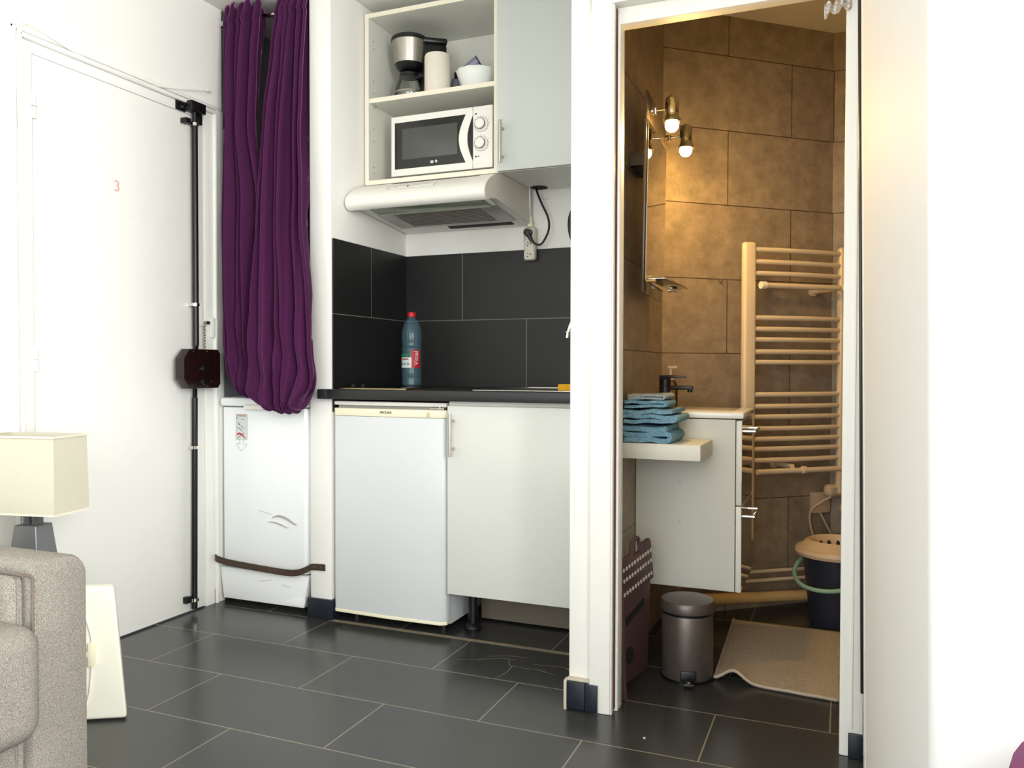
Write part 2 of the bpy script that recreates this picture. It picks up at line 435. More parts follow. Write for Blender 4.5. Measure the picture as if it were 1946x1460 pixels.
for z in (1.756, .956):
    h = emit(MB().cyl((DW+.006, 1.811, z), (DW+.006, 1.811, z+.037), .0085).cyl((DW+.006, 1.811, z+.039), (DW+.006, 1.811, z+.076), .0085), 'hinge', WD, d1)
tx = MB().text('3', facing((DW+.0006, 2.132, 1.608), (0, 1, 0), (0, 0, 1)), .055, .0003)
emit(tx, 'number', mat('faded_red_ink', (222, 170, 158), .7), d1, smooth=False)
sm = MB()
for (y, z) in ((2.19, 1.515), (2.19, 1.43)): sm.lathe((0, 0, 0), [(.006, 0), (.005, .001), (.003, .001), (0, .0005)], 12, M=Matrix.Translation((DW, y, z)) @ Matrix.Rotation(PI/2, 4, 'Y'))
emit(sm, 'filled_hole', WPL, d1)
# bathroom door casing
cs = MB()
cs.box(-.659, -.598, 2.178, 2.262, 0, 2.03, .004)
cs.box(-.598, -.594, 2.182, 2.200, 0, 1.97, .001)
cs.box(-.5985, -.5855, 2.214, 2.262, 0, 1.955, .002)
cs.box(-.005, .050, 2.176, 2.262, .0, 2.03, .004).box(.020, .026, 2.172, 2.178, .07, 2.03, .002)
cs.box(-.659, .05, 2.180, 2.262, 1.972, 2.06, .003).box(-.598, -.005, 2.215, 2.262, 1.925, 1.972, .003)
tr = struct(emit(cs, 'trim_2', WD))
emit(MB().box(-.5975, -.592, 2.2005, 2.2135, .01, 1.965), 'door_gasket', DBR, tr)
# board fixed to the niche wall, white
struct(emit(MB().box(-2.394, -2.388, 2.66, 2.735, 1.47, 1.955, .001), 'trim_3', WD))
# cracks, dirt and wide old grout lines on the floor
gl = MB().box(KL, -.75, 2.588, 2.606, .0003, .0022)
struct(emit(gl, 'floor_joint', GR, smooth=False))
ck = MB()
def crack(pts, w=.0012):
    for a, b_ in zip(pts, pts[1:]):
        a = Vector((a[0], a[1], .0012)); b2 = Vector((b_[0], b_[1], .0012)); t = (b2-a); n_ = Vector((-t.y, t.x, 0)).normalized()*w
        fs = ck.bm.faces.new([ck.bm.verts.new(p) for p in (a-n_, b2-n_*.6, b2+n_*.6, a+n_)])
for L in ([(-1.18, 2.40), (-1.12, 2.43), (-1.05, 2.47), (-1.0, 2.475)], [(-1.1, 2.47), (-1.04, 2.50), (-.97, 2.51)],
          [(-1.02, 2.46), (-1.0, 2.42), (-.95, 2.415), (-.9, 2.42), (-.84, 2.40)], [(-.99, 2.42), (-.985, 2.36), (-1.0, 2.30)],
          [(-.82, 2.47), (-.80, 2.44)], [(-.80, 2.40), (-.77, 2.34), (-.735, 2.31)], [(-.93, 2.46), (-.86, 2.47), (-.81, 2.468)]):
    crack([(x, y) for x, y in L], .0012)
struct(emit(ck, 'floor_cracks', mat('crack_dust', (136, 127, 108), .9), smooth=False))

# ================================================================ ENTRANCE
# vertical locking bar of the entrance door
lk = thing('door_bar_lock', 'black vertical multipoint bar lock with brown case mounted on the white entrance door', 'lock', (DW+.03, 2.46, .02))
px = DW+.026
emit(MB().cyl((px, 2.478, 1.055), (px, 2.478, 1.93), .0115).box(px-.006, px+.006, 2.470, 2.486, 1.03, 1.075, .002), 'upper_rod', BLM, lk)
emit(MB().cyl((px, 2.462, .02), (px, 2.470, .85), .0115).box(px-.006, px+.006, 2.463, 2.479, .84, .90, .002), 'lower_rod', BLM, lk)
emit(MB().box(DW+.004, DW+.045, 2.445, 2.520, 1.965, 2.005, .003).box(DW+.0045, DW+.008, 2.400, 2.450, 1.960, 2.012, .001)
     .box(DW, DW+.03, 2.500, 2.515, 1.925, 1.968, .001).cyl((px, 2.478, 1.93), (px, 2.478, 1.968), .0095), 'top_keeper', BLM, lk)
for (y, z) in ((2.412, 1.995), (2.432, 1.978)): emit(MB().cyl((DW+.008, y, z), (DW+.0105, y, z), .0045), 'screw', CHR, lk)
emit(MB().box(DW, DW+.03, 2.430, 2.455, 1.915, 1.935, .001), 'guide_plate', BLM, lk)
for (y, z) in ((2.478, 1.918), (2.476, 1.215), (2.468, .655), (2.463, .055)):
    rg = MB().cyl((px, y, z-.006), (px, y, z+.006), .0165).box(DW, px, y-.013, y+.013, z-.006, z+.006, .001)
    emit(rg, 'guide_ring', CHR, lk)
emit(MB().box(DW, DW+.02, 2.428, 2.452, .045, .07, .001), 'foot_plate', BLM, lk)
# case: octagonal, screwed on
cs_ = [(2.375, .93), (2.405, .890), (2.520, .890), (2.520, 1.038), (2.405, 1.038), (2.375, 1.0)]
case = emit(MB().prism([(2.362, .925), (2.392, .888), (2.522, .888), (2.522, 1.040), (2.392, 1.040), (2.362, 1.003)], DW+.034, DW+.078, 'x', .003), 'lock_case', BRN, lk)
emit(MB().prism([(2.525, .888), (2.545, .888), (2.558, .904), (2.558, 1.024), (2.545, 1.040), (2.525, 1.040)], DW+.03, DW+.076, 'x', .003), 'keeper_box', BRN, lk)
for z in (.964, .912): emit(MB().cyl((DW+.078, 2.462, z), (DW+.090, 2.462, z), .014, .011), 'thumb_knob', BLK, case)
for (y, z) in ((2.412, .896), (2.412, 1.032), (2.485, .896), (2.485, 1.032), (2.508, .915)): emit(MB().cyl((DW+.078, y, z), (DW+.0795, y, z), .0035), 'case_screw', CHR, case)
# door chain
chn = thing('door_chain', 'small white security chain with slotted plate hanging beside the brown lock case', 'chain', (DW+.01, 2.53, 1.04))
emit(MB().box(DW, DW+.009, 2.512, 2.535, 1.135, 1.230, .002).box(DW+.009, DW+.010, 2.523, 2.527, 1.15, 1.21), 'slot_plate', WD, chn)
emit(MB().box(DW+.008, DW+.014, 2.575, 2.605, 1.09, 1.17, .006), 'keeper_plate', WD, chn)
emit(MB().box(DW+.010, DW+.022, 2.540, 2.560, 1.142, 1.155, .002), 'chain_slider', STL, chn)
cl = MB()
for i in range(9):
    z = 1.138-i*.0115; M = Matrix.Translation((DW+.016, 2.536, z)) @ Matrix.Rotation(PI/2*(i % 2), 4, 'Z')
    cl.tube([(0, .0045*math.cos(a), .008*math.sin(a)) for a in [2*PI*k/12 for k in range(13)]], .0014, 6, False, M)
emit(cl, 'chain_links', STL, chn)
# cable tacked over the door frame
pts = bez([(DW+.006, 1.75, 1.70), (DW+.006, 1.748, 1.92), (DW+.006, 1.755, 2.01), (DW+.006, 1.80, 2.026), (DW+.006, 1.95, 2.00), (DW+.006, 2.15, 1.99), (DW+.006, 2.3, 2.00), (DW+.006, 2.45, 2.035), (DW+.006, 2.56, 2.065)], 8)
o = emit(MB().tube([(p.x+.012, p.y, p.z+.012) for p in pts], .0018, 6).cyl((DW+.018, 2.555, 2.077), (DW+.018, 2.575, 2.080), .004), 'wall_cable', WPL)
tag(o, 'thin white cable running loosely over the top of the entrance door frame', 'cable')

# niche: curtain rod, curtains, shelf, bag
rod = thing('curtain_rod', 'chrome curtain rod with round wall flange under the ceiling of the niche', 'curtain rod', (-2.15, 2.665, 2.38))
emit(MB().cyl((-2.392, 2.665, 2.384), (-1.917, 2.665, 2.384), .0095), 'rod', CHR, rod)
emit(MB().cyl((-2.3935, 2.665, 2.384), (-2.388, 2.665, 2.384), .027).cyl((-2.388, 2.665, 2.384), (-2.372, 2.665, 2.384), .014), 'wall_flange', CHR, rod)
emit(MB().cyl((-1.9155, 2.665, 2.384), (-1.930, 2.665, 2.384), .024), 'end_flange', CHR, rod)
def lerp_t(T, z):
    for (z0, a0), (z1, a1) in zip(T, T[1:]):
        if z <= z0 and z >= z1:
            t = (z0-z)/(z0-z1); t = t*t*(3-2*t); return a0+(a1-a0)*t
    return T[0][1] if z > T[0][0] else T[-1][1]
def curtain(name, TL, TR, ztop, zbot, y0, y1, folds, seed, label, phase=0, fan=0):
    rnd = random.Random(seed)
    ph = [rnd.uniform(-.5, .5) for _ in range(6)]
    back = .16
    H = ztop-zbot; NV = 110; NU = 150
    def fn(u, v):
        # v runs down the front, round the bottom roll, up the back
        L = H+.16+back; s = v*L; R = .036
        if s < H-R: z = ztop-s; yo = 0
        elif s < H-R+PI*R:
            a = (s-(H-R))/R; z = zbot+R-R*math.sin(a); yo = R-R*math.cos(a)
        else: z = zbot+R+(s-(H-R+PI*R)); yo = 2*R
        q = max(0, min(1, (ztop-z)/H))
        xl = lerp_t(TL, z); xr = lerp_t(TR, z)
        uu = u + .035*math.sin(2*PI*(1.3*u+ph[1])+q*2.2*math.sin(ph[2]*9))*math.sin(PI*u)
        # bottom corners pulled round
        corner = 0
        if z < zbot+.10: corner = (1-(z-zbot)/.10)
        mid = (xl+xr)/2; half = (xr-xl)/2
        sq = 1-.22*max(0, corner)**2*1.0
        if s > H-R+PI*R: half *= .80-.15*min(1, (s-(H-R+PI*R))/.15)
        elif s > H-R: half *= 1-.20*(s-(H-R))/(PI*R)
        x = mid+half*sq*(2*uu-1)
        a = .050*(1-.42*q)
        f = math.sin(2*PI*folds*u+ph[0]*6+phase)
        g = math.sin(2*PI*(folds*1.9)*u+ph[3]*6+q*1.2)
        fl = abs(math.sin(PI*folds*u+ph[0]*6+phase+.5*math.sin(2*q+ph[2]*5)))
        fo = -a*(2*fl**.85-1)+a*.22*g*(.35+q)
        fo += .012*math.sin(2*PI*(folds*.5)*u+3*q+ph[4]*6)
        if q > .72:
            k = (q-.72)/.28; fo *= (1-.35*k)
            fo += .010*k*noise.noise(Vector((u*9, z*14, seed)))+.012*k*math.sin(9*u+z*26+ph[5]*9)
        if q < .05: fo *= .75+.5*(q/.05)
        y = y0+(y1-y0)*q+fo+yo-.012
        x += .004*noise.noise(Vector((u*6, z*3, seed+5)))+ .006*math.sin(2*PI*folds*u*2+ph[0])*(1-q)
        zz = z
        if v < .01: zz += .012*math.sin(2*PI*folds*u*1.0+1)
        if corner > 0: zz += .035*corner*abs(2*u-1)**3 + .010*math.sin(2*PI*folds*u)*corner
        return Vector((x, y, zz))
    b = MB().grid(fn, NU, NV)
    o = emit(b, name, VEL, ang=80)
    solid(o, .0025)
    return tag(o, label, 'curtain', 'purple velvet curtains')
curtain('curtain', [(2.43, -2.335), (2.2, -2.335), (1.96, -2.318), (1.6, -2.322), (1.17, -2.300), (.95, -2.276), (.85, -2.25)],
        [(2.43, -2.165), (2.2, -2.182), (1.96, -2.186), (1.6, -2.12), (1.17, -2.118), (.85, -2.10)], 2.425, .858, 2.665, 2.570, 4.3, 3,
        'purple velvet curtain, the left one, its rolled hem ending just above the washing machine')
curtain('curtain', [(2.43, -2.060), (2.2, -2.085), (1.95, -2.112), (1.6, -2.126), (1.17, -2.131), (.88, -2.125), (.80, -2.11)],
        [(2.43, -1.925), (2.17, -1.925), (1.93, -1.918), (1.58, -1.893), (1.17, -1.842), (.95, -1.822), (.8, -1.85)], 2.425, .800, 2.662, 2.512, 5.2, 11,
        'purple velvet curtain, the right one, its hem hanging over the washing machine front', phase=1.5)
o = emit(MB().box(-2.392, -1.917, 2.95, 3.168, 2.045, 2.067, .002), 'wall_shelf', DBR)
tag(o, 'narrow dark wooden shelf seen in the gap between the purple curtains', 'shelf')
o = thing('cloth_bag', 'tan cloth bag standing in the niche behind the gap of the curtains', 'bag', (-2.2, 3.05, 1.72))
emit(MB().box(-2.30, -2.10, 2.98, 3.12, 1.72, 2.0, .05, 5), 'bag_body', BAG, o)
emit(MB().tube(bez([(-2.25, 3.05, 1.98), (-2.24, 3.05, 2.03), (-2.16, 3.05, 2.03), (-2.15, 3.05, 1.98)]), .006, 8), 'strap', BAG, o)
o = emit(MB().box(-2.392, -1.917, 2.96, 3.168, 1.69, 1.718, .002), 'wall_shelf', mat('black_shelf', (24, 24, 26), .5))
tag(o, 'black shelf under the tan bag in the curtained niche', 'shelf')

# washing machine
X0, X1, Y0 = -2.380, -1.928, 2.624
wm = thing('washing_machine', 'white top-loading washing machine under the purple curtains held by a metal strap', 'washing machine', (-2.15, 2.8, 0))
emit(MB().prism([(X0, 2.652), (X0+.025, Y0), (-2.15, Y0-.008), (X1-.03, Y0), (X1, 2.652), (X1, 3.10), (X0, 3.10)], .155, .808, 'z', .004), 'body', ENA, wm)
emit(MB().prism([(X0-.002, 2.644), (X0+.022, Y0-.014), (-2.15, Y0-.024), (X1-.03, Y0-.014), (X1+.002, 2.644), (X1, 3.11), (X0, 3.11)], .812, .848, 'z', .010), 'lid', ENA, wm)
emit(MB().box(-2.228, -2.130, Y0-.034, Y0+.01, .800, .821, .006), 'lid_handle', WPL, wm)
kp = [(X0, .152), (X0+.02, .035), (X1-.03, .028), (X1-.002, .152)]
k = emit(MB().prism([(X0+.004, .150), (X0+.022, .022), (X1-.035, .022), (X1-.006, .150)], Y0-.004, 2.66, 'y', .005), 'kick_plate', ENA, wm)
emit(MB().prism([(-2.045, .028), (-2.035, .045), (-2.01, .056), (X1-.018, .060), (X1-.028, .026)], Y0-.0065, Y0, 'y', .001), 'filter_flap', ENA, k)
emit(MB().box(X0+.04, X1-.05, 2.66, 3.08, 0, .022), 'base', BLK, wm)
emit(MB().box(X0+.012, X1-.012, 2.65, 3.08, .806, .814), 'gasket', GPL, wm)
sw = MB()
def swoosh(x0, z0, x1, z1, h, t):
    pts = []
    for i in range(13):
        a = i/12; x = x0+(x1-x0)*a; z = z0+(z1-z0)*a+h*math.sin(PI*min(1, a*1.05)**.8); pts.append((x, z))
    for i in range(12, -1, -1):
        a = i/12; x = x0+(x1-x0)*a; z = z0+(z1-z0)*a+h*math.sin(PI*min(1, a*1.05)**.8)-t*math.sin(PI*(.12+.8*a)); pts.append((x, z))
    sw.prism(pts, Y0-.0093, Y0-.006, 'y')
swoosh(-2.105, .372, -1.990, .352, .018, .009); swoosh(-2.128, .352, -2.03, .336, .008, .005)
emit(sw, 'swoosh_mark', mat('silver_mark', (168, 168, 164), .35), wm)
st = MB().box(-2.285, -2.230, Y0-.0075, Y0-.006, .678, .780)
emit(st, 'sticker', LWHT, wm)
sp = wm
g = MB()
yy = Y0-.0085
for a, b_ in (((-2.285, .780), (-2.230, .780)), ((-2.285, .678), (-2.267, .678)), ((-2.248, .678), (-2.230, .678)), ((-2.285, .678), (-2.285, .780)), ((-2.230, .678), (-2.230, .780)),
             ((-2.267, .678), (-2.267, .660)), ((-2.248, .678), (-2.248, .660)), ((-2.267, .660), (-2.285, .660)), ((-2.248, .660), (-2.230, .660)), ((-2.285, .660), (-2.2575, .630)), ((-2.230, .660), (-2.2575, .630))):
    g.cyl((a[0], yy+.0006, a[1]), (b_[0], yy+.0006, b_[1]), .0006, n=6)
emit(g, 'arrow_outline', INKG, wm)
emit(MB().text('Powerful', facing((-2.2575, yy, .7745), (1, 0, 0), (0, 0, 1)), .0115, .0003), 'sticker_heading', mat('heading_red', (206, 96, 96), .6), wm, smooth=False)
g = MB()
g.prism([(-2.281, .702), (-2.270, .706), (-2.252, .700), (-2.238, .684), (-2.241, .682), (-2.255, .694), (-2.270, .698), (-2.279, .694)], yy, yy+.001, 'y')
emit(g, 'red_print', mat('sticker_red', (196, 60, 70), .6), wm, smooth=False)
g = MB()
for a, b_ in (((-2.283, .768), (-2.276, .763)), ((-2.256, .758), (-2.245, .759)), ((-2.275, .742), (-2.271, .748)), ((-2.278, .682), (-2.244, .706)), ((-2.278, .728), (-2.252, .712)), ((-2.262, .734), (-2.244, .722))):
    g.cyl((a[0], yy, a[1]), (b_[0], yy, b_[1]), .0008, n=6)
g.sph((-2.269, yy, .739), .003, sc=(1, .3, 1), n=10)
emit(g, 'sticker_drawing', INK, wm)
for a, b_ in (((-2.175, .108), (-2.115, .120)), ((-2.06, .105), (-2.02, .098)), ((-2.17, .395), (-2.11, .384))):
    emit(MB().cyl((a[0], Y0-.005 if a[1] < .2 else Y0-.0085, a[1]), (b_[0], Y0-.005 if a[1] < .2 else Y0-.0085, b_[1]), .0009, n=6), 'scratch', INKG, wm)
# strap holding the machine
sb = MB()
pth = bez([(DW+.012, 2.595, .192), (DW+.03, 2.588, .188), (-2.30, 2.592, .178), (-2.15, 2.590, .170), (-2.02, 2.588, .166), (-1.965, 2.592, .170), (-1.925, 2.600, .186), (-1.905, 2.601, .196), (-1.845, 2.601, .199)], 6)
for a, b_ in zip(pth, pth[1:]):
    t = (b_-a); n_ = Vector((t.y, -t.x, 0)).normalized()*.0025; h = Vector((0, 0, .0125))
    v = [sb.bm.verts.new(p) for p in (a-h-n_, b_-h-n_, b_+h-n_, a+h-n_, a-h+n_, b_-h+n_, b_+h+n_, a+h+n_)]
    for q in ((0, 1, 2, 3), (7, 6, 5, 4), (0, 4, 5, 1), (3, 2, 6, 7), (0, 3, 7, 4), (1, 5, 6, 2)): sb.bm.faces.new([v[i] for i in q])
st = thing('metal_strap', 'rusty brown metal strap bolted across the front of the washing machine', 'strap', (-2.1, 2.59, .17))
emit(sb, 'band', STR, st)
for x in (-1.892, -1.862): emit(MB().cyl((x, 2.596, .198), (x, 2.601, .199), .004), 'screw', CHR, st)

# ================================================================ KITCHEN
# worktop (one continuous board) resting over fridge and cabinet
ct = emit(MB().box(-1.852, KL+.004, 2.563, 2.604, .851, .8875, .0015).box(KL+.0035, -.726, 2.563, KB-.004, .851, .8875, .0015), 'worktop', CTR)
tag(ct, 'long black kitchen worktop above the small fridge and the white base cabinet', 'worktop')
# fridge
fx0, fx1, fy = -1.803, -1.324, 2.592
fr = thing('fridge', 'small white undercounter fridge with yellowed handle strip below the black worktop', 'fridge', (-1.56, 2.85, 0))
emit(MB().box(fx0+.004, fx1-.002, 2.645, 3.12, .03, .79, .004).box(fx0+.004, fx1-.002, 2.645, 3.12, .79, .818, .004), 'body', FRI, fr)
dr = emit(MB().prism([(fx0, 2.640), (fx0, 2.608), (fx0+.008, fy+.008), (-1.56, fy), (fx1-.02, fy+.004), (fx1-.006, fy+.012), (fx1, 2.612), (fx1, 2.640)], .049, .787, 'z', .002), 'door', FRI, fr)
hs = emit(MB().prism([(fx0, 2.640), (fx0, 2.606), (fx0+.008, fy+.006), (-1.56, fy-.002), (fx1-.02, fy+.002), (fx1, 2.610), (fx1, 2.640)], .7875, .817, 'z', .003), 'handle_strip', CREAM, fr)
emit(MB().text('PROLINE', facing((-1.567, fy-.0026, .8035), (1, 0.004, 0), (0, 0, 1)), .0125, .0004), 'lettering', INK, hs, smooth=False)
emit(MB().box(-1.397, -1.386, fy-.0015, fy+.002, .790, .808, .0003), 'tape_mark', mat('tape', (214, 196, 152), .6), hs)
emit(MB().prism([(fx0, 2.66), (fx0, 2.606), (-1.70, 2.598), (-1.56, 2.594), (-1.42, 2.596), (fx1, 2.604), (fx1, 2.66)], .828, .843, 'z', .003), 'top_panel', WPL, fr)
emit(MB().box(fx0+.01, fx1-.01, 2.62, 2.66, .816, .829), 'gap_seal', GPL, fr)
emit(MB().box(fx1-.07, fx1-.01, 2.604, 2.63, .8175, .8235, .001).cyl((fx1-.03, 2.612, .818), (fx1-.03, 2.612, .828), .004), 'hinge', STL, fr)
emit(MB().prism([(fx0, 2.640), (fx0, 2.606), (fx0+.008, fy+.006), (-1.56, fy-.003), (fx1-.02, fy+.002), (fx1, 2.610), (fx1, 2.640)], .037, .049, 'z', .002), 'bottom_trim', CREAM, fr)
for x in (fx0+.05, fx1-.05):
    for y in (2.68, 3.08): emit(MB().cyl((x, y, 0), (x, y, .03), .018), 'foot', BLK, fr)
# base cabinet
cb = thing('base_cabinet', 'white base cabinet on black legs beside the small fridge', 'cabinet', (-1.02, 2.8, 0))
emit(MB().box(-1.316, -1.300, 2.612, 3.15, .155, .850).box(-1.316, -.728, 2.612, 3.15, .155, .171).box(-.744, -.728, 2.612, 3.15, .155, .85).box(-1.300, -.744, 3.135, 3.15, .171, .85)
     .box(-1.30, -.744, 2.612, 2.66, .834, .850), 'carcass', MEL, cb)
d = emit(MB().box(-1.313, -.729, 2.590, 2.608, .158, .834, .0015), 'door', LAM, cb)
def bar_handle(x, yf, z0, z1, parent):
    h = MB().cyl((x, yf-.030, z0), (x, yf-.030, z1), .006, n=16)
    for z in (z0+.027, z1-.027): h.cyl((x, yf-.030, z), (x, yf-.0002, z), .005, n=12)
    return emit(h, 'handle', STL, parent)
bar_handle(-1.288, 2.590, .655, .808, d)
for x in (-1.262, -.80):
    for y in (2.70, 3.08):
        emit(MB().lathe((x, y, 0), [(0, 0), (.030, 0), (.032, .012), (.026, .022), (.018, .028), (.018, .155), (0, .155)], 20), 'leg', BLK, cb)
emit(MB().box(-1.285, -.73, 2.825, 2.84, .008, .150, .001), 'plinth_board', mat('plinth_board', (120, 112, 98), .7, vary=.08), cb)
# hob and sink
hb = thing('hob', 'black glass hob set in the left part of the worktop', 'hob', (-1.55, 2.87, .8877))
emit(MB().box(-1.78, -1.50, 2.62, 3.12, .8878, .8935, .001), 'glass_plate', HOB, hb)
emit(MB().box(-1.785, -1.495, 2.614, 2.62, .8878, .8925).box(-1.50, -1.495, 2.62, 3.12, .8878, .8925), 'metal_edge', mat('brass_edge', (176, 160, 120), .3, metal=1), hb)
for x, z in ((-1.71, .905), (-1.755, .902)):
    emit(MB().lathe((x, 2.66, .8938), [(.012, 0), (.013, .003), (.009, .012), (0, .013)], 16), 'control_knob', BLM, hb)
sk = thing('sink', 'stainless steel sink let into the right end of the black worktop', 'sink', (-1.0, 2.85, .8877))
emit(MB().box(-1.22, -.735, 2.60, 2.625, .8878, .8925, .002).box(-1.22, -.735, 3.07, 3.10, .8878, .8925, .002).box(-1.22, -1.19, 2.625, 3.07, .8878, .8925, .002), 'rim', SNK, sk)
emit(MB().box(-1.19, -.735, 2.625, 3.07, .8878, .8892), 'drainer', SNK, sk)
tp = thing('kitchen_tap', 'curved chrome kitchen tap at the right edge of the black tiled recess', 'tap', (-.86, 2.98, .893))
emit(MB().cyl((-.86, 2.98, .8895), (-.86, 2.98, .96), .022).cyl((-.86, 2.98, .96), (-.86, 2.98, 1.08), .012), 'body', CHR, tp)
emit(MB().tube(bez([(-.86, 2.98, 1.07), (-.863, 2.98, 1.14), (-.885, 2.975, 1.185), (-.92, 2.97, 1.19), (-.955, 2.965, 1.165), (-.978, 2.96, 1.12), (-.986, 2.958, 1.085)], 8), .0095, 16), 'spout', CHR, tp)
emit(MB().cyl((-.984, 2.958, 1.108), (-.9855, 2.958, 1.104), .0115), 'spout_ring', STL, tp)
o = emit(MB().box(-.935, -.86, 2.70, 2.76, .8894, .913, .004), 'sponge', SPG); tag(o, 'yellow sponge lying by the sink at the end of the worktop', 'sponge')
# bottle
bt = thing('water_bottle', 'clear blue plastic water bottle with red cap standing in front of the black tiles', 'bottle', (-1.655, 2.935, .894))
bx, by = -1.655, 2.94
pr_ = [(0, .004), (.030, 0), (.040, .006), (.041, .03), (.0385, .038), (.041, .046), (.041, .072), (.0405, .075), (.0405, .150), (.041, .153), (.0385, .160), (.041, .167), (.038, .176), (.0405, .186), (.042, .205), (.041, .225), (.036, .250), (.027, .272), (.016, .285), (.0135, .292), (.0135, .300)]
zs = .98
emit(MB().lathe((bx, by, .894), [(r, z*zs) for r, z in pr_], 40), 'bottle_body', PET, bt)
emit(MB().lathe((bx, by, .894), [(0, .285), (.0155, .285), (.0165, .288), (.0165, .301), (.0145, .304), (0, .304)], 28), 'cap', RED, bt)
va = math.atan2(-by, -bx)   # direction from the bottle to the viewer
emit(MB().lathe((bx, by, .894), [(.0416, .076), (.0416, .148)], 16, a0=va-.02, a1=va+.95), 'label_red_panel', LRED, bt)
emit(MB().lathe((bx, by, .894), [(.0416, .076), (.0416, .118)], 20, a0=va-1.5, a1=va-.02), 'label_white_panel', LWHT, bt)
emit(MB().lathe((bx, by, .894), [(.0418, .120), (.0418, .133)], 20, a0=va-1.5, a1=va-.35), 'label_green_panel', LGRN, bt)
am = va+.46; nv = Vector((math.cos(am), math.sin(am), 0)); tv = Vector((-nv.y, nv.x, 0))
emit(MB().text('Vittel', facing(Vector((bx, by, .894+.115))+nv*.0425, (0, 0, 1), -tv), .027, .0006), 'label_lettering', LWHT, bt, smooth=False)
g = MB()
for k in range(3):
    a = va-1.15+.38*k; nv = Vector((math.cos(a), math.sin(a), 0)); tv = Vector((-nv.y, nv.x, 0))
    g.text('o', facing(Vector((bx, by, .894+.092))+nv*.0422, tv, (0, 0, 1)), .02, .0004)
emit(g, 'label_marks', INK, bt, smooth=False)
g = MB(); a = va-.75; nv = Vector((math.cos(a), math.sin(a), 0)); tv = Vector((-nv.y, nv.x, 0))
g.text('NATURELLE', facing(Vector((bx, by, .894+.111))+nv*.0424, tv, (0, 0, 1)), .008, .0006)
emit(g, 'label_small_print', LRED, bt, smooth=False)

# wall cabinet, open
UY = 2.833; ux0, ux1 = -1.812+.002, -1.221; uz0, uz1 = 1.709, 2.398; T = .018
uc = thing('open_wall_cabinet', 'open-fronted white wall cabinet with one shelf above the range hood', 'cabinet', (-1.515, 3.0, uz0))
emit(MB().box(ux0, ux0+T, UY, KB, uz0, uz1), 'side_panel', MEL, uc, smooth=False)
emit(MB().box(ux1-T, ux1, UY, KB, uz0, uz1), 'side_panel', MEL, uc, smooth=False)
emit(MB().box(ux0+T, ux1-T, UY, KB, uz1-T, uz1), 'top_panel', MEL, uc, smooth=False)
emit(MB().box(ux0+T, ux1-T, UY, KB, uz0, uz0+T), 'bottom_panel', MEL, uc, smooth=False)
emit(MB().box(ux0+T, ux1-T, KB-.006, KB, uz0+T, uz1-T), 'back_panel', MEL, uc, smooth=False)
SZ = 2.058
emit(MB().box(ux0+T, ux1-T, UY+.004, KB-.006, SZ-T, SZ), 'shelf', MEL, uc, smooth=False)
e = MB().box(ux0, ux0+T, UY-.0008, UY, uz0, uz1).box(ux1-T, ux1, UY-.0008, UY, uz0, uz1).box(ux0+T, ux1-T, UY-.0008, UY, uz1-T, uz1).box(ux0+T, ux1-T, UY-.0008, UY, uz0, uz0+T).box(ux0+T, ux1-T, UY+.0032, UY+.004, SZ-T, SZ)
emit(e, 'edge_banding', EDGE, uc, smooth=False)
for z in (1.765, 1.79, 1.895, 1.945, 2.09, 2.14, 2.27, 2.30): emit(MB().cyl((ux0+T, UY+.037, z), (ux0+T+.0006, UY+.037, z), .0025, n=10), 'peg_hole', INK, uc)
emit(MB().cyl((ux0+T, UY+.037, SZ-T-.005), (ux0+T+.012, UY+.037, SZ-T-.005), .004), 'shelf_peg', GPL, uc)
# closed wall cabinet
wc = thing('wall_cabinet', 'closed white wall cabinet with steel bar handle right of the open cabinet', 'cabinet', (-.97, 3.0, uz0))
emit(MB().box(ux1+.001, -.728, UY, KB, uz0, uz1), 'body', MEL, wc, smooth=False)
d = emit(MB().box(ux1+.003, -.729, UY-.019, UY-.001, uz0+.001, uz1, .001), 'door', mat('grey_white_door', (204, 208, 204), .4, vary=.01), wc)
bar_handle(-1.194, UY-.019, 1.733, 1.892, d)
g = MB().lathe((-1.165, 3.125, uz0-.0015), [(0, 0), (.036, 0), (.036, .0012)], 24)
emit(g, 'cable_hole', mat('hole_dark', (24, 12, 10), .8), wc)
# microwave
my = 2.856; mx0, mx1, mz0, mz1 = -1.702, -1.256, 1.740, 1.978
mw = thing('microwave', 'white microwave oven with black door window and two dials in the open cabinet', 'microwave', (-1.48, 3.0, 1.727))
RM = rot('Y', 0.0, (0, 0, 0))
emit(MB().box(mx0+.004, mx1-.004, my+.02, 3.13, mz0+.002, mz1-.002, .004), 'body', WPL, mw)
arc = [(-1.339 - .024*math.sin(PI*k/12), mz1-.03-(mz1-mz0-.06)*k/12) for k in range(13)]
dpts = [(mx0, mz0), (mx0, mz1), (-1.341, mz1)] + arc + [(-1.341, mz0)]
dd_ = emit(MB().prism(dpts[::-1], my, my+.019, 'y', .003), 'door', WPL, mw)
warc = [(-1.369-.030*math.sin(PI*k/12), 1.952-(1.952-1.767)*k/12) for k in range(13)]
emit(MB().prism(([(-1.684, 1.767), (-1.684, 1.952)] + warc)[::-1], my-.0012, my+.002, 'y'), 'door_window', MWG, dd_)
emit(MB().box(-1.650, -1.405, my-.002, my, 1.803, 1.925, .0005), 'inner_screen', MWS, dd_)
emit(MB().prism([(p[0]+.001, p[1]) for p in arc][::-1]+[(-1.339, mz1-.03)], my+.003, my+.019, 'y'), 'handle_gap', BLK, mw)
emit(MB().box(-1.3385, mx1, my, my+.02, mz0, mz1, .003), 'control_panel', WPL, mw)
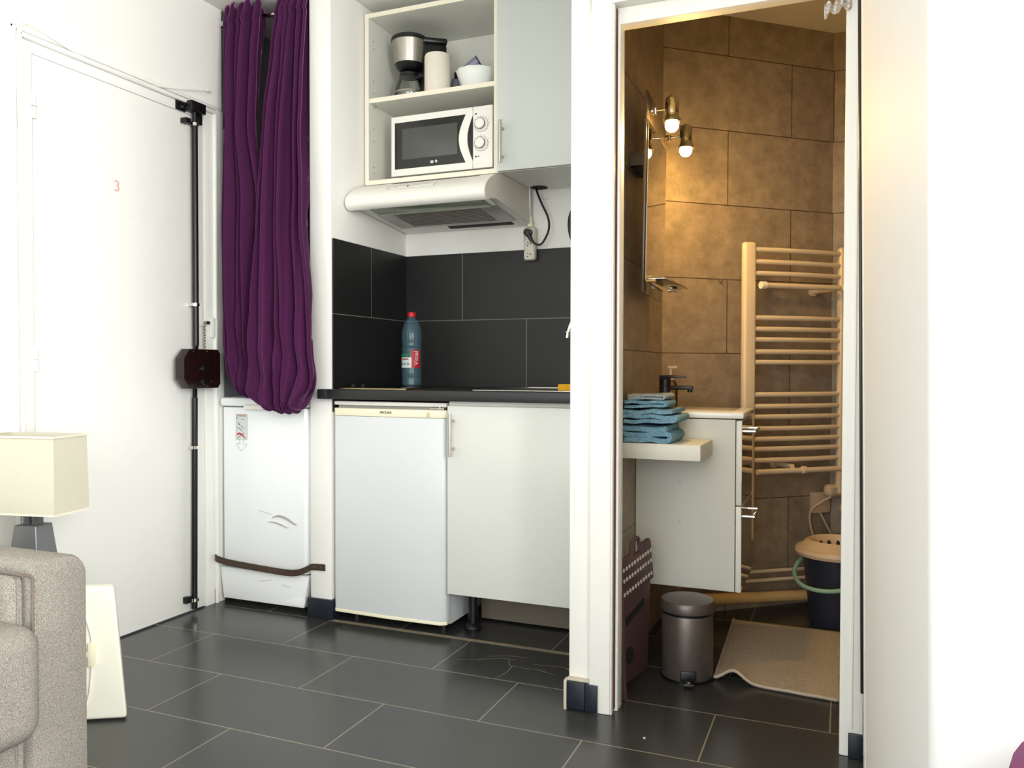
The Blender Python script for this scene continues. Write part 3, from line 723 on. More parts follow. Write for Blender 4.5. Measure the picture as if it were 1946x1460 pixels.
g = MB().box(-1.522, -1.509, my-.0022, my-.001, 1.778, 1.788).prism([(-1.497, 1.791), (-1.491, 1.784), (-1.497, 1.777), (-1.503, 1.784)], my-.0022, my-.001, 'y')
emit(g, 'door_mark', LWHT, dd_)
for z in (1.907, 1.833):
    dl = emit(MB().lathe((0, 0, 0), [(.027, 0), (.027, .002), (.0215, .003), (.020, .018), (.018, .021), (0, .021)], 32, M=Matrix.Translation((-1.302, my, z)) @ Matrix.Rotation(PI/2, 4, 'X')), 'dial', WPL, mw)
    emit(MB().lathe((0, 0, 0), [(.0202, .0175), (.0215, .0175), (.0215, .013), (.0202, .013)], 32, M=Matrix.Translation((-1.302, my, z)) @ Matrix.Rotation(PI/2, 4, 'X')), 'dial_ring', BLK, dl)
    g = MB().lathe((0, 0, 0), [(.0275, .0006), (.0285, .0006)], 32, M=Matrix.Translation((-1.302, my, z)) @ Matrix.Rotation(PI/2, 4, 'X'))
    for k in range(10):
        a = math.radians(-60+k*22); g.cyl((-1.302+.032*math.cos(a), my-.0006, z+.032*math.sin(a)), (-1.302+.032*math.cos(a), my+.001, z+.032*math.sin(a)), .0012, n=6)
    emit(g, 'dial_scale', INK, mw)
g = MB()
for z in (1.949, 1.785): g.cyl((-1.325, my-.0006, z), (-1.325, my+.001, z), .0035, n=12)
g.box(-1.318, -1.311, my-.0006, my+.001, 1.784, 1.787)
emit(g, 'dial_symbol', INK, mw)
for x in (mx0+.03, mx1-.03):
    for y in (my+.03, 3.1): emit(MB().cyl((x, y, uz0+T), (x, y, mz0+.003), .010), 'foot', BLK, mw)
# coffee maker
cx, cy = -1.672, 2.955
cf = thing('coffee_maker', 'black and steel filter coffee maker with glass jug on the upper shelf', 'coffee maker', (cx, cy, SZ))
RZ = Matrix.Translation((cx, cy, 0)) @ Matrix.Rotation(math.radians(35), 4, 'Z') @ Matrix.Translation((-cx, -cy, 0))
emit(MB().lathe((cx, cy, SZ), [(0, 0), (.072, 0), (.074, .012), (.068, .020), (0, .020)], 32), 'base_plate', BLK, cf)
emit(MB().box(cx+.045, cx+.15, cy-.045, cy+.055, SZ, SZ+.25, .02, 3, M=RZ), 'water_tank', BLK, cf)
emit(MB().lathe((cx, cy, SZ), [(.0615, .158), (.074, .248), (0, .249), (0, .158)], 32), 'filter_basket', STL, cf)
emit(MB().lathe((cx, cy, SZ), [(0, .128), (.034, .129), (.050, .139), (.0615, .1585), (.0, .159)], 32), 'basket_bottom', BLK, cf)
emit(MB().lathe((cx, cy, SZ), [(.0745, .248), (.0765, .250), (.0765, .262), (.07, .268), (0, .270)], 32).box(cx, cx+.15, cy-.055, cy+.055, SZ+.240, SZ+.262, .008, M=RZ), 'lid', BLK, cf)
jg = emit(MB().lathe((cx, cy, SZ), [(.030, .021), (.060, .023), (.064, .037), (.060, .060), (.050, .088), (.041, .110)], 32), 'glass_jug', JUG, cf)
emit(MB().lathe((cx, cy, SZ), [(.0405, .108), (.043, .110), (.043, .120), (0, .122)], 32), 'jug_collar', BLK, jg)
emit(MB().lathe((cx, cy, SZ), [(.0635, .036), (.0645, .036), (.0640, .043), (.0625, .043), (.0635, .036)], 32), 'jug_band', STL, jg)
ha = math.radians(-12)
hv = Vector((math.cos(ha), math.sin(ha), 0))
emit(MB().tube(bez([Vector((cx, cy, SZ+.102))+hv*.040, Vector((cx, cy, SZ+.100))+hv*.080, Vector((cx, cy, SZ+.06))+hv*.086, Vector((cx, cy, SZ+.03))+hv*.078], 6), .009, 10), 'jug_handle', BLK, jg)
# paper towel roll
o = emit(MB().lathe((-1.517, 2.905, SZ), [(.012, 0), (.049, 0), (.052, .006), (.052, .150), (.049, .158), (.034, .163), (.018, .163), (.016, .150), (.012, 0)], 40), 'paper_towel_roll', PAP)
tag(o, 'plain white paper towel roll standing next to the coffee maker', 'paper roll')
# bowl, hair dryer, spatula, mug
o = emit(MB().lathe((-1.352, 2.93, SZ), [(0, .002), (.055, 0), (.060, .004), (.080, .058), (.085, .074), (.087, .077), (.084, .078), (.078, .060), (.056, .010), (0, .008)], 12), 'bowl', CRM)
tag(o, 'white faceted bowl near the right end of the upper shelf', 'bowl')
hd_ = thing('hair_dryer', 'lilac grey hair dryer with dark blue rim lying behind the white bowl', 'hair dryer', (-1.42, 3.05, SZ))
emit(MB().tube([(-1.50, 3.03, SZ+.088), (-1.482, 3.032, SZ+.108), (-1.455, 3.035, SZ+.134), (-1.425, 3.038, SZ+.152), (-1.398, 3.04, SZ+.166)], [.008, .016, .019, .022, .025], 24), 'barrel', LIL, hd_)
emit(MB().cyl((-1.398, 3.04, SZ+.166), (-1.3955, 3.0405, SZ+.1675), .0262), 'nozzle_rim', NVY, hd_)
emit(MB().tube([(-1.495, 3.03, SZ+.10), (-1.500, 3.02, SZ+.055), (-1.497, 3.02, SZ+.026)], [.016, .022, .026], 16), 'grip', LIL, hd_)
emit(MB().box(-1.492, -1.468, 3.000, 3.014, SZ+.098, SZ+.122, .004), 'switch', BLK, hd_)
o = emit(MB().tube([(-1.44, 2.99, SZ), (-1.452, 2.985, SZ+.10), (-1.456, 2.98, SZ+.128)], [.004, .004, .006], 8), 'spatula', WPL)
tag(o, 'thin pale handle sticking up behind the white bowl', 'spatula')
mg = thing('mug', 'pinkish mug whose handle shows at the far right of the upper shelf', 'mug', (-1.262, 3.0, SZ))
emit(MB().lathe((-1.275, 3.06, SZ), [(0, .003), (.030, 0), (.034, .006), (.034, .060), (.031, .060), (.030, .010), (0, .008)], 28), 'cup', PNK, mg)
emit(MB().tube([(-1.275+.0-.012*math.cos(a)*0, 3.025-.022*math.sin(a), SZ+.033+.024*math.cos(a)) for a in [PI*k/12 for k in range(13)]], .004, 8), 'handle', PNK, mg)

# range hood
hx0, hx1 = -1.806, -1.214
ho = thing('range_hood', 'white range hood with perforated filter fixed below the open cabinet', 'range hood', (-1.51, 2.95, 1.56))
prof = []
# side profile in (y, z): top edge under cabinet, rounded nose, underside sloping down to the wall
nose = [(2.720-.047*math.sin(math.radians(a)), 1.655+.047*math.cos(math.radians(a))-.007) for a in range(20, 150, 10)]
side = [(3.165, 1.707), (2.84, 1.707), (2.80, 1.698), (2.765, 1.685), (2.735, 1.670), (2.710, 1.652), (2.694, 1.636), (2.685, 1.619), (2.686, 1.604), (2.696, 1.591), (2.714, 1.585), (2.742, 1.596), (2.790, 1.602), (3.165, 1.563)]
emit(MB().prism([(y, z) for y, z in side], hx0, hx1, 'x'), 'housing', WPL, ho)
emit(MB().prism([(y, z) for y, z in side], hx1, hx1+.004, 'x', 0), 'end_cap', mat('hood_side', (206, 200, 190), .4), ho)
emit(MB().prism([(y, z) for y, z in side], hx0-.003, hx0, 'x', 0), 'end_cap', mat('hood_side2', (206, 200, 190), .4), ho)
ang_ = math.atan2(1.602-1.563, 3.165-2.79)
UM = Matrix.Translation((0, 2.79, 1.602)) @ Matrix.Rotation(-ang_, 4, 'X')
emit(MB().box(hx0+.03, hx1-.03, .0, .28, -.004, .0, .001, M=UM), 'underside_panel', mat('hood_grey', (176, 178, 172), .35, metal=.2), ho)
gr_ = MB()
for i in range(26):
    x = hx0+.105+i*.0150
    for j in range(13):
        y = .035+j*.0175; gr_.box(x, x+.009, y, y+.009, -.0052, -.0038, M=UM)
emit(gr_, 'filter_grille', mat('filter_holes', (104, 90, 78), .7, vary=.2, scale=200), ho)
emit(MB().box(hx0+.24, hx1-.06, .305, .335, -.003, .0005, M=UM), 'lamp_slot', mat('slot_dark', (30, 28, 26), .7), ho)
vis = emit(MB().box(hx0+.055, hx1-.045, -.055, .055, -.010, -.006, .001, M=UM), 'glass_visor', FLAP, ho)
emit(MB().box(hx0+.055, hx1-.045, .055, .059, -.0105, -.0055, M=UM), 'visor_edge', mat('visor_edge', (214, 222, 200), .3), ho)
for x in (hx0+.008, hx1-.065):
    emit(MB().box(x, x+.055, -.062, -.045, -.012, .004, .003, M=UM).box(x+.038 if x < -1.5 else x+.03, x+.05 if x < -1.5 else x+.045, -.05, .045, -.011, -.003, .002, M=UM), 'visor_clip', WPL, ho)
PMx = Matrix.Translation((0, 2.7222, 1.6608)) @ Matrix.Rotation(math.radians(35.8), 4, 'X')
cp = emit(MB().box(-1.632, -1.435, -.013, .013, -.001, .0025, .0012, M=PMx), 'control_panel', WPL, ho)
g = MB()
g.box(-1.634, -1.433, -.0145, -.0135, 0, .0012, M=PMx).box(-1.634, -1.433, .0135, .0145, 0, .0012, M=PMx).box(-1.434, -1.433, -.0145, .0145, 0, .0012, M=PMx).box(-1.635, -1.634, -.0145, .0145, 0, .0012, M=PMx)
for x in (-1.60, -1.52): g.box(x, x+.06, .006, .0072, .002, .0030, M=PMx).box(x, x+.0012, -.006, .0072, .002, .0030, M=PMx)
emit(g, 'panel_outline', INKG, ho)
emit(MB().cyl((-1.548, -.001, .002), (-1.548, -.001, .0042), .0042, M=PMx), 'indicator_lamp', mat('dark_red_lamp', (120, 16, 24), .3), ho)
g = MB()
for i in range(30):
    x = -1.65+i*.0125; g.prism([(x, -.008), (x+.005, -.008), (x+.010, .008), (x+.005, .008)], -.0005, .0008, 'z', M=Matrix.Translation((0, 2.783, 1.6919)) @ Matrix.Rotation(math.radians(20.4), 4, 'X'))
emit(g, 'vent_slot', INK, ho)

# power strip, plugs, cords, hose
psy = KB-.004
ps = thing('power_strip', 'white vertical power strip hung on the wall above the black tiles', 'power strip', (-1.21, psy, 1.41))
emit(MB().box(-1.236, -1.186, psy-.036, psy-.002, 1.415, 1.552, .010, 3), 'housing', mat('strip_plastic', (206, 200, 188), .4), ps)
for z in (1.526, 1.482, 1.438):
    so = emit(MB().lathe((0, 0, 0), [(.0195, 0), (.0195, .0015), (.018, .0015), (.017, -.004), (0, -.004)], 28, M=Matrix.Translation((-1.211, psy-.0365, z)) @ Matrix.Rotation(PI/2, 4, 'X')), 'socket', WPL, ps)
    if z < 1.5:
        g = MB()
        for dx, dz in ((-.006, -.008), (.008, .001), (-.004, .005)): g.cyl((-1.211+dx, psy-.0372, z+dz), (-1.211+dx, psy-.034, z+dz), .0026, n=10)
        emit(g, 'pin_hole', INK, so)
wcrd = thing('plugged_cord', 'white cord with tapered plug hanging from the cabinet down to the power strip', 'cord', (-1.215, psy-.02, 1.553))
emit(MB().tube(bez([(-1.205, 3.12, 1.708), (-1.206, 3.125, 1.66), (-1.212, 3.145, 1.60)], 6), .0035, 8), 'cord', WPL, wcrd)
emit(MB().tube([(-1.212, psy-.02, 1.602), (-1.212, psy-.02, 1.585), (-1.212, psy-.02, 1.572), (-1.212, psy-.02, 1.5535)], [.005, .010, .011, .013], 16), 'plug', CREAM, wcrd)
pg = thing('black_plug', 'black round plug in the top socket with a black cord looping up to the cabinet', 'plug', (-1.2, psy-.06, 1.47))
emit(MB().cyl((-1.211, psy-.0383, 1.526), (-1.211, psy-.062, 1.526), .018, .015).tube([(-1.211, psy-.052, 1.526), (-1.200, psy-.052, 1.505), (-1.190, psy-.052, 1.488)], [.012, .009, .007], 12), 'plug_head', BLK, pg)
emit(MB().tube(bez([(-1.190, psy-.052, 1.488), (-1.168, psy-.05, 1.474), (-1.145, psy-.05, 1.482), (-1.120, psy-.05, 1.53), (-1.122, psy-.05, 1.58), (-1.15, psy-.05, 1.64), (-1.172, 3.12, 1.69), (-1.176, 3.125, 1.708)], 10), .0045, 10), 'cord', BLK, pg)
o = emit(MB().tube([(-1.155+.012*math.cos(a), KB-.002, 1.678+.010*math.sin(a)) for a in [PI+PI*k/8 for k in range(9)]], .0025, 8), 'cable_clip', WPL)
tag(o, 'tiny white cable clip on the wall beside the black cord', 'clip')
o = emit(MB().tube(bez([(-.975, 3.12, 1.655), (-1.005, 3.12, 1.625), (-1.028, 3.12, 1.58), (-1.030, 3.12, 1.53), (-1.020, 3.12, 1.49), (-1.00, 3.12, 1.455), (-.965, 3.12, 1.43)], 8), .0085, 12), 'hose', BLK)
tag(o, 'thick black hose curving past the edge of the wall by the kitchen tap', 'hose')

# ================================================================ SOFA AND LAMP
AX = -1.402     # front face of the arm
sf = thing('sofa', 'grey woven fabric sofa with squared armrest in the left foreground', 'sofa', (-1.8, .4, 0))
def arm():
    pts = []
    y0, y1, zt, r = 1.052, 1.172, .602, .045
    pts = [(y0, .03), (y1+.004, .03), (y1+.004, zt-r)]
    for k in range(1, 9): a = PI/2*k/8; pts.append((y1+.004-r+r*math.cos(a), zt-r+r*math.sin(a)))
    pts += [(y0+.02, zt+.004), (y0+.008, zt-.002), (y0, zt-.014)]
    return pts
ao = emit(MB().prism(arm(), -2.32, AX, 'x', .012), 'armrest', SOF, sf)
emit(MB().prism(arm(), -2.32, -2.30, 'x', .01), 'arm_back', SOF, sf)
emit(MB().tube(bez([(AX+.001, 1.054, .33), (AX+.001, 1.054, .50), (AX+.001, 1.055, .560), (AX+.001, 1.052, .578), (AX-.01, 1.030, .586), (AX-.06, 1.028, .588), (-2.2, 1.028, .590)], 8), .0028, 8), 'piping', PIPG, ao)
emit(MB().box(-2.26, AX-.012, 1.02, 1.054, .10, .586, .022, 4), 'inner_panel', SOF, sf)
g = MB()
emit(MB().box(-2.2, AX+.058, .25, 1.045, .285, .503, .045, 6), 'seat_cushion', SOF, sf)
emit(MB().box(-2.25, AX-.012, .22, 1.035, .05, .285, .012, 3), 'front_rail', SOF, sf)
emit(MB().box(-2.34, -2.12, .10, 1.05, .10, .80, .05, 5), 'backrest', SOF, sf)
for x in (AX-.06, -2.26):
    for y in (.3, 1.11): emit(MB().cyl((x, y, 0), (x, y, .05), .02), 'foot', BLK, sf)
st = MB()
for k in range(24):
    z = .33+k*.0105; st.cyl((AX+.001, 1.0585, z), (AX+.0015, 1.0585, z+.006), .0009, n=5)
emit(st, 'stitching', mat('pale_thread', (190, 182, 170), .9), sf)
# pedestal
pd = thing('pedestal', 'white tapered pedestal standing behind the sofa arm and under the lamp', 'side table', (-2.08, 1.70, 0))
def frus(b, c, ang, h0, h1, z0, z1, bev):
    c = Vector(c); M = Matrix.Translation(c) @ Matrix.Rotation(math.radians(ang), 4, 'Z')
    vs = bmesh.ops.create_cube(b.bm, size=1)['verts']
    for v in vs:
        h = h0 if v.co.z < 0 else h1
        v.co = Vector((math.copysign(h[0], v.co.x), math.copysign(h[1], v.co.y), z0 if v.co.z < 0 else z1))
    es = list({e for v in vs for e in v.link_edges})
    r = bmesh.ops.bevel(b.bm, geom=es, offset=bev, segments=3, profile=.5, affect='EDGES')
    vs = list({v for f in r['faces'] for v in f.verts} | {v for v in vs if v.is_valid})
    bmesh.ops.transform(b.bm, matrix=M, verts=vs); return b
WP2 = mat('ivory_plastic', (238, 238, 222), .35, vary=.01)
Mp = Matrix.Translation((-2.083, 1.705, 0)) @ Matrix.Rotation(math.radians(30.6), 4, 'Z')
pb = MB(); lo = []; hi = []
for (x, y) in ((-.198, -.19), (.198, -.19), (.185, -.145), (-.185, -.145)):
    lo.append(pb.bm.verts.new(Mp @ Vector((x, y, .004)))); hi.append(pb.bm.verts.new(Mp @ Vector((x*.82, y+.012, .366))))
pb.bm.faces.new(lo); pb.bm.faces.new(hi)
for k in range(4): pb.bm.faces.new((lo[k], lo[(k+1) % 4], hi[(k+1) % 4], hi[k]))
bmesh.ops.recalc_face_normals(pb.bm, faces=pb.bm.faces)
bmesh.ops.bevel(pb.bm, geom=list(pb.bm.edges), offset=.010, segments=3, profile=.5, affect='EDGES')
emit(pb, 'tapered_panel', WP2, pd)
emit(MB().box(-.16, -.02, -.13, .12, .345, .372, .006, M=Mp).box(-.15, -.12, .08, .11, .0, .346, .004, M=Mp), 'lamp_stand', WP2, pd)
cd = thing('lamp_cord', 'white lamp cord with inline switch hanging down the front of the pedestal', 'cord', (-1.93, 1.58, .2))
Pc = lambda s, z, o=.004: Vector((-2.083, 1.705, 0))+Vector((.8607, .5090, 0))*s+Vector((.5090, -.8607, 0))*(.190-.012*z/.366+o)+Vector((0, 0, z))
emit(MB().tube(bez([Pc(.02, .372, -.03), Pc(.045, .366), Pc(.085, .30), Pc(.105, .24), Pc(.108, .20), Pc(.106, .12), Pc(.095, .05, .008), Pc(.06, .006, .05), Pc(-.02, .004, .09)], 8), .003, 8), 'cord', WPL, cd)
Mc = Matrix.Translation(Pc(.108, .185, .007)) @ Matrix.Rotation(math.radians(30.6), 4, 'Z')
emit(MB().box(-.009, .009, -.008, .008, -.032, .032, .004, M=Mc).box(-.013, -.008, -.005, .002, -.006, .008, .001, M=Mc), 'inline_switch', CREAM, cd)
# table lamp
lx, ly = -2.163, 1.632
lp = thing('table_lamp', 'table lamp with rectangular cream shade and grey metal stem behind the sofa', 'lamp', (lx, ly, .373))
th = math.atan2(.03, .153)
LM = Matrix.Translation((lx, ly, 0)) @ Matrix.Rotation(th, 4, 'Z')
hx, hy = .125, .065
z0, z1 = .553, .776
sh = MB()
def ring(z, ex):
    return [sh.bm.verts.new(LM @ Vector((sx*(hx+ex), sy*(hy+ex), z))) for sx, sy in ((-1, -1), (1, -1), (1, 1), (-1, 1))]
A = ring(z0, .004); B_ = ring(z1, 0); C_ = ring(z1, -.003); D_ = ring(z0, .001)
for P, Q in ((A, B_), (B_, C_), (C_, D_), (D_, A)):
    for i in range(4): sh.bm.faces.new((P[i], P[(i+1) % 4], Q[(i+1) % 4], Q[i]))
emit(sh, 'lamp_shade', SHD, lp, smooth=False)
e = MB()
for z in (z0, z1-.005): e.box(-hx-.005, hx+.005, -hx*0-hy-.005, -hy-.0035, z, z+.005, M=LM).box(hx+.0035, hx+.005, -hy-.005, hy+.005, z, z+.005, M=LM)
emit(e, 'shade_edge', EDGE, lp)
emit(frus(MB(), (lx, ly, 0), math.degrees(th), (.052, .045), (.036, .032), .373, .517, .003), 'lamp_base', GRM, lp)
emit(MB().box(-.024, -.005, -.012, .012, .517, .60, .001, M=LM).box(.005, .024, -.012, .012, .517, .60, .001, M=LM).cyl((.0, 0, .517), (.0, 0, .62), .004, M=LM), 'stem', GRM, lp)

# ================================================================ TALL CABINET ON THE RIGHT, PURPLE POUF
TM = Matrix.Translation((.122, 1.25, 0)) @ Matrix.Rotation(math.radians(4.9), 4, 'Z') @ Matrix.Rotation(math.radians(-.75), 4, 'Y')
tc = thing('tall_cabinet', 'tall glossy white cabinet with rounded front edge at the right side', 'cabinet', (.38, 1.7, 0))
pts = [(0, .84), (0, .03)]
for k in range(1, 9): a = PI/2*k/8; pts.append((.03-.03*math.cos(a), .03-.03*math.sin(a)))
pts += [(.57, 0)]
for k in range(1, 9): a = PI/2*k/8; pts.append((.57+.03*math.sin(a), .03-.03*math.cos(a)))
pts += [(.60, .84)]
tb = MB().prism(pts, .004, 2.36, 'z', 0, M=TM)
emit(tb, 'body', mat('gloss_cabinet_white', (240, 240, 238), .6, vary=.01, spec=.2), tc)
emit(MB().box(-.0065, .0, .828, .842, .20, 2.35, .0015, M=TM), 'door_seal', BLK, tc)
emit(MB().box(-.0012, .004, .80, .822, .004, 2.35, M=TM), 'edge_strip', WD, tc)
o = emit(MB().lathe((.400, .96, 0), [(0, 0), (.20, .0), (.225, .04), (.245, .20), (.25, .48), (.235, .545), (.10, .575), (0, .58)], 40), 'pouf', PPK)
tag(o, 'purple round pouf peeking in at the lower right corner', 'pouf')

# ================================================================ BATHROOM
# vanity
VY = 2.699; VX = -.305
va_ = thing('vanity_cabinet', 'white bathroom vanity cabinet with mirrored drawer fronts hung on the left tiled wall', 'cabinet', (-.48, 2.85, .242))
emit(MB().box(LW+.002, VX-.021, VY, 3.012, .242, .803, .001), 'body', mat('grey_white_board', (206, 206, 196), .45, vary=.02), va_, smooth=False)
for z0_, z1_ in ((.242, .521), (.526, .800)):
    dw = emit(MB().box(VX-.018, VX-.001, VY, 3.012, z0_, z1_, .001), 'drawer', mat('drawer_edge', (224, 224, 216), .4), va_)
    emit(MB().box(VX-.0012, VX, VY+.002, 3.010, z0_+.002, z1_-.002), 'gloss_front', MFR, dw)
    zh = z1_-.036 if z1_ > .6 else z1_-.036
    emit(MB().tube([(VX, VY+.035, zh), (VX+.034, VY+.035, zh), (VX+.034, VY+.20, zh), (VX, VY+.20, zh)], .0045, 10), 'handle', CHR, dw)
bs = emit(MB().box(LW+.002, VX+.006, VY-.006, 3.018, .806, .827, .006), 'basin_top', CRM, va_)
emit(MB().box(LW+.08, VX-.04, VY+.03, 2.99, .8265, .8285, .001), 'basin_bowl', mat('basin_inner', (214, 208, 196), .12), bs)
g = MB()
for z in (.46, .59): g.cyl((-.505, VY-.0012, z), (-.505, VY, z), .005, n=10)
emit(g, 'cover_cap', mat('cap_grey', (190, 190, 182), .5), va_)
# tap
bt_ = thing('bathroom_tap', 'matt black lever tap standing at the back of the bathroom basin', 'tap', (-.597, 2.90, .829))
emit(MB().cyl((-.597, 2.90, .829), (-.597, 2.90, .905), .021, .020).cyl((-.597, 2.90, .906), (-.597, 2.90, .930), .020, .021), 'tap_body', BLK, bt_)
emit(MB().box(-.60, -.497, 2.889, 2.911, .893, .908, .005).cyl((-.508, 2.90, .885), (-.508, 2.90, .895), .009), 'spout', BLK, bt_)
emit(MB().prism([(-.615, .930), (-.615, .944), (-.58, .946), (-.522, .941), (-.522, .936), (-.575, .934), (-.585, .928)], 2.888, 2.912, 'y', .002), 'lever', BLK, bt_)
# soap dispenser
sd = thing('soap_dispenser', 'clear amber soap dispenser with beige pump behind the black tap', 'soap bottle', (-.595, 2.965, .829))
emit(MB().lathe((-.590, 2.965, .829), [(0, 0), (.024, 0), (.026, .006), (.026, .075), (.020, .092), (.012, .098), (0, .098)], 24), 'bottle_body', thinglass('amber_plastic', (.85, .74, .5, 1), .06), sd)
emit(MB().cyl((-.590, 2.965, .927), (-.590, 2.965, .945), .012).cyl((-.590, 2.965, .945), (-.590, 2.965, .970), .005).box(-.600, -.565, 2.958, 2.972, .968, .978, .003), 'pump', BGE, sd)
# towel shelf box
o = emit(MB().box(LW+.002, -.398, 2.455, 2.696, .6905, .738, .001), 'wall_ledge', mat('ledge_board', (218, 216, 202), .45, vary=.03)); 
tag(o, 'white box ledge on the tiled wall carrying the blue towels', 'shelf')
# folded towels
def towel(name, x0, x1, y0, y1, z0, z1, layers, mt, label, seed, tilt=0):
    # a towel folded over itself: wavy ribbon seen end-on, extruded in y
    rnd = random.Random(seed)
    t = (z1-z0)/layers; n = 26; cl = []
    for L in range(layers):
        zc = z0+t*(L+.5)
        xs = [x0+.004+(x1-x0-.012-t*.5)*k/n for k in range(n+1)]
        if L % 2: xs = xs[::-1]
        for k, x in enumerate(xs):
            cl.append((x, zc+.42*t*noise.noise(Vector((x*17, L*1.7, seed)))+tilt*(x-x0)))
        if L < layers-1:
            xe = xs[-1]; sgn = 1 if L % 2 == 0 else -1
            for a in (PI*.25, PI*.5, PI*.75):
                cl.append((xe+sgn*t*.62*math.sin(a), zc+t*.5-t*.5*math.cos(a)+tilt*(xe-x0)))
    h = t*.40
    P = [Vector((a, 0, b)) for a, b in cl]; up = []; dn = []
    for i, p in enumerate(P):
        T_ = (P[min(i+1, len(P)-1)]-P[max(i-1, 0)]).normalized(); N_ = Vector((-T_.z, 0, T_.x))
        up.append(p+N_*h); dn.append(p-N_*h)
    b = MB(); NY = 10
    loop = up+dn[::-1]
    rings = []
    for j in range(NY+1):
        v = j/NY; y = y0+(y1-y0)*v; q = 1-.10*(abs(2*v-1)**6)
        cx_, cz_ = (x0+x1)/2, (z0+z1)/2
        rings.append([b.bm.verts.new(Vector((cx_+(p.x-cx_)*q, y+.006*noise.noise(Vector((p.x*30, p.z*30, seed+j))), z0+(p.z-z0)*(1-.06*abs(2*v-1)**6)+.003*noise.noise(Vector((p.x*20, y*30, seed+9)))))) for p in loop])
    m_ = len(loop)
    for A, B in zip(rings, rings[1:]):
        for i in range(m_): b.bm.faces.new((A[i], A[(i+1) % m_], B[(i+1) % m_], B[i]))
    k2 = len(up)
    for rg in (rings[0], rings[-1]):
        for i in range(k2-1): b.bm.faces.new((rg[i], rg[i+1], rg[m_-2-i], rg[m_-1-i]))
    bmesh.ops.recalc_face_normals(b.bm, faces=b.bm.faces)
    o = emit(b, name, mt, ang=70)
    return tag(o, label, 'towel', 'folded towels on the ledge')
towel('folded_towel', -.650, -.478, 2.47, 2.66, .7385, .797, 3, TWL[2], 'deep blue folded towel at the bottom of the stack on the ledge', 3)
towel('folded_towel', -.650, -.462, 2.47, 2.67, .797, .843, 3, TWL[1], 'blue bulky towel in the middle of the stack', 8, .02)
towel('folded_towel', -.648, -.495, 2.475, 2.62, .846, .868, 2, TWL[1], 'thin blue folded towel just under the grey one', 15, .02)
towel('folded_towel', -.640, -.500, 2.485, 2.63, .8705, .888, 2, TWL[0], 'small grey-blue towel lying on top of the towel stack', 21, .02)
# mirror
mr = thing('bathroom_mirror', 'frameless mirror on a smoked backing board fixed to the left bathroom wall', 'mirror', (-.6, 2.68, 1.2))
MT = Matrix.Translation((-.586, 2.490, 1.205)) @ Matrix.Rotation(math.radians(3.5), 4, 'Z') @ Matrix.Rotation(math.radians(.9), 4, 'Y')
emit(MB().box(-.004, .004, 0, .40, 0, .627, .001, M=MT), 'backing_board', BDG, mr)
pn = emit(MB().box(.0045, .0078, .010, .398, .040, .538, .0006, M=MT), 'mirror_pane', BDG, mr)
emit(MB().box(.0078, .0085, .0115, .3965, .0415, .5365, M=MT), 'mirror_silvering', MIR, pn)
for a in (.10, .25): emit(MB().box(-.066, -.004, a, a+.04, .42, .46, M=MT), 'wall_bracket', BLK, mr)
gs = thing('glass_shelf', 'small clear glass shelf clamped at the bottom of the mirror', 'shelf', (-.545, 2.68, 1.25))
emit(MB().prism([(-.576, 2.495), (-.512, 2.500), (-.512, 2.868), (-.576, 2.868)], 1.246, 1.251, 'z', .0008), 'glass_plate', SHG, gs)
for y in (2.505, 2.855): emit(MB().cyl((-.576, y, 1.2425), (-.546, y, 1.2425), .0075).cyl((-.576, y, 1.2545), (-.556, y, 1.2545), .006), 'clamp', CHR, gs)
# spot lights
def spot(y, rodz, sx, ztop, zbulb, r, label):
    xm = -.5775-(y-2.49)*math.tan(math.radians(3.5))+.009
    s = thing('wall_spot_lamp', label, 'lamp', (sx, y, ztop-.06), 'lit spot lamps above the mirror')
    emit(MB().cyl((xm, y, rodz), (sx, y, rodz), .0038, n=12), 'arm', CHR, s)
    emit(MB().cyl((xm, y, rodz), (xm+.006, y, rodz), .010).cyl((xm+.012, y, rodz-.012), (xm+.012, y, rodz+.008), .007), 'mount', CHR, s)
    emit(MB().lathe((sx, y, 0), [(0, ztop), (r*.45, ztop), (r*.5, ztop-.004), (r*.86, ztop-.006), (r*.98, ztop-.012), (r, ztop-.055), (r*1.05, ztop-.066), (r*1.38, ztop-.076), (r*1.40, ztop-.080), (r*1.30, ztop-.082), (r*.9, ztop-.066), (0, ztop-.05)], 32), 'lamp_head', CHR, s)
    emit(MB().lathe((sx, y, zbulb+.003), [(0, .026)]+[(r*.98*math.sin(a), r*.98*math.cos(a)) for a in [PI*(.22+.78*k/12) for k in range(13)]], 24), 'bulb', BULB, s)
spot(2.55, 1.781, -.508, 1.822, 1.727, .0215, 'lit chrome spot lamp at the near end of the mirror, the higher one')
spot(2.865, 1.781, -.522, 1.820, 1.728, .0215, 'lit chrome spot lamp at the far end of the mirror near the corner')

# radiator
rd = thing('towel_radiator', 'cream ladder towel radiator on the slanted bathroom wall', 'radiator', tuple(wp(.52, .09, .10)))
M_ = SM()
emit(MB().box(.292, .348, -.115, -.085, .30, 1.458, .012, 4, M=M_), 'post', RAD, rd)
emit(MB().box(.742, .798, -.115, -.085, .46, 1.458, .012, 4, M=M_), 'post', RAD, rd)
for z in (1.433, 1.386, 1.341, 1.169, 1.125, 1.084, 1.037, .996, .87, .824, .783, .737, .696, .657, .613):
    zz = z-.002
    pts = [(.338+(.42)*k/8, -.100-.020*math.sin(PI*k/8)*0-.012*math.sin(PI*k/8), zz) for k in range(9)]
    emit(MB().tube(pts, .0098, 14, M=M_), 'bar', RAD, rd)
emit(MB().cyl((.352, -.135, 1.290), (.735, -.135, 1.290), .0105, n=18, M=M_), 'towel_rail', RAD, rd)
g = MB()
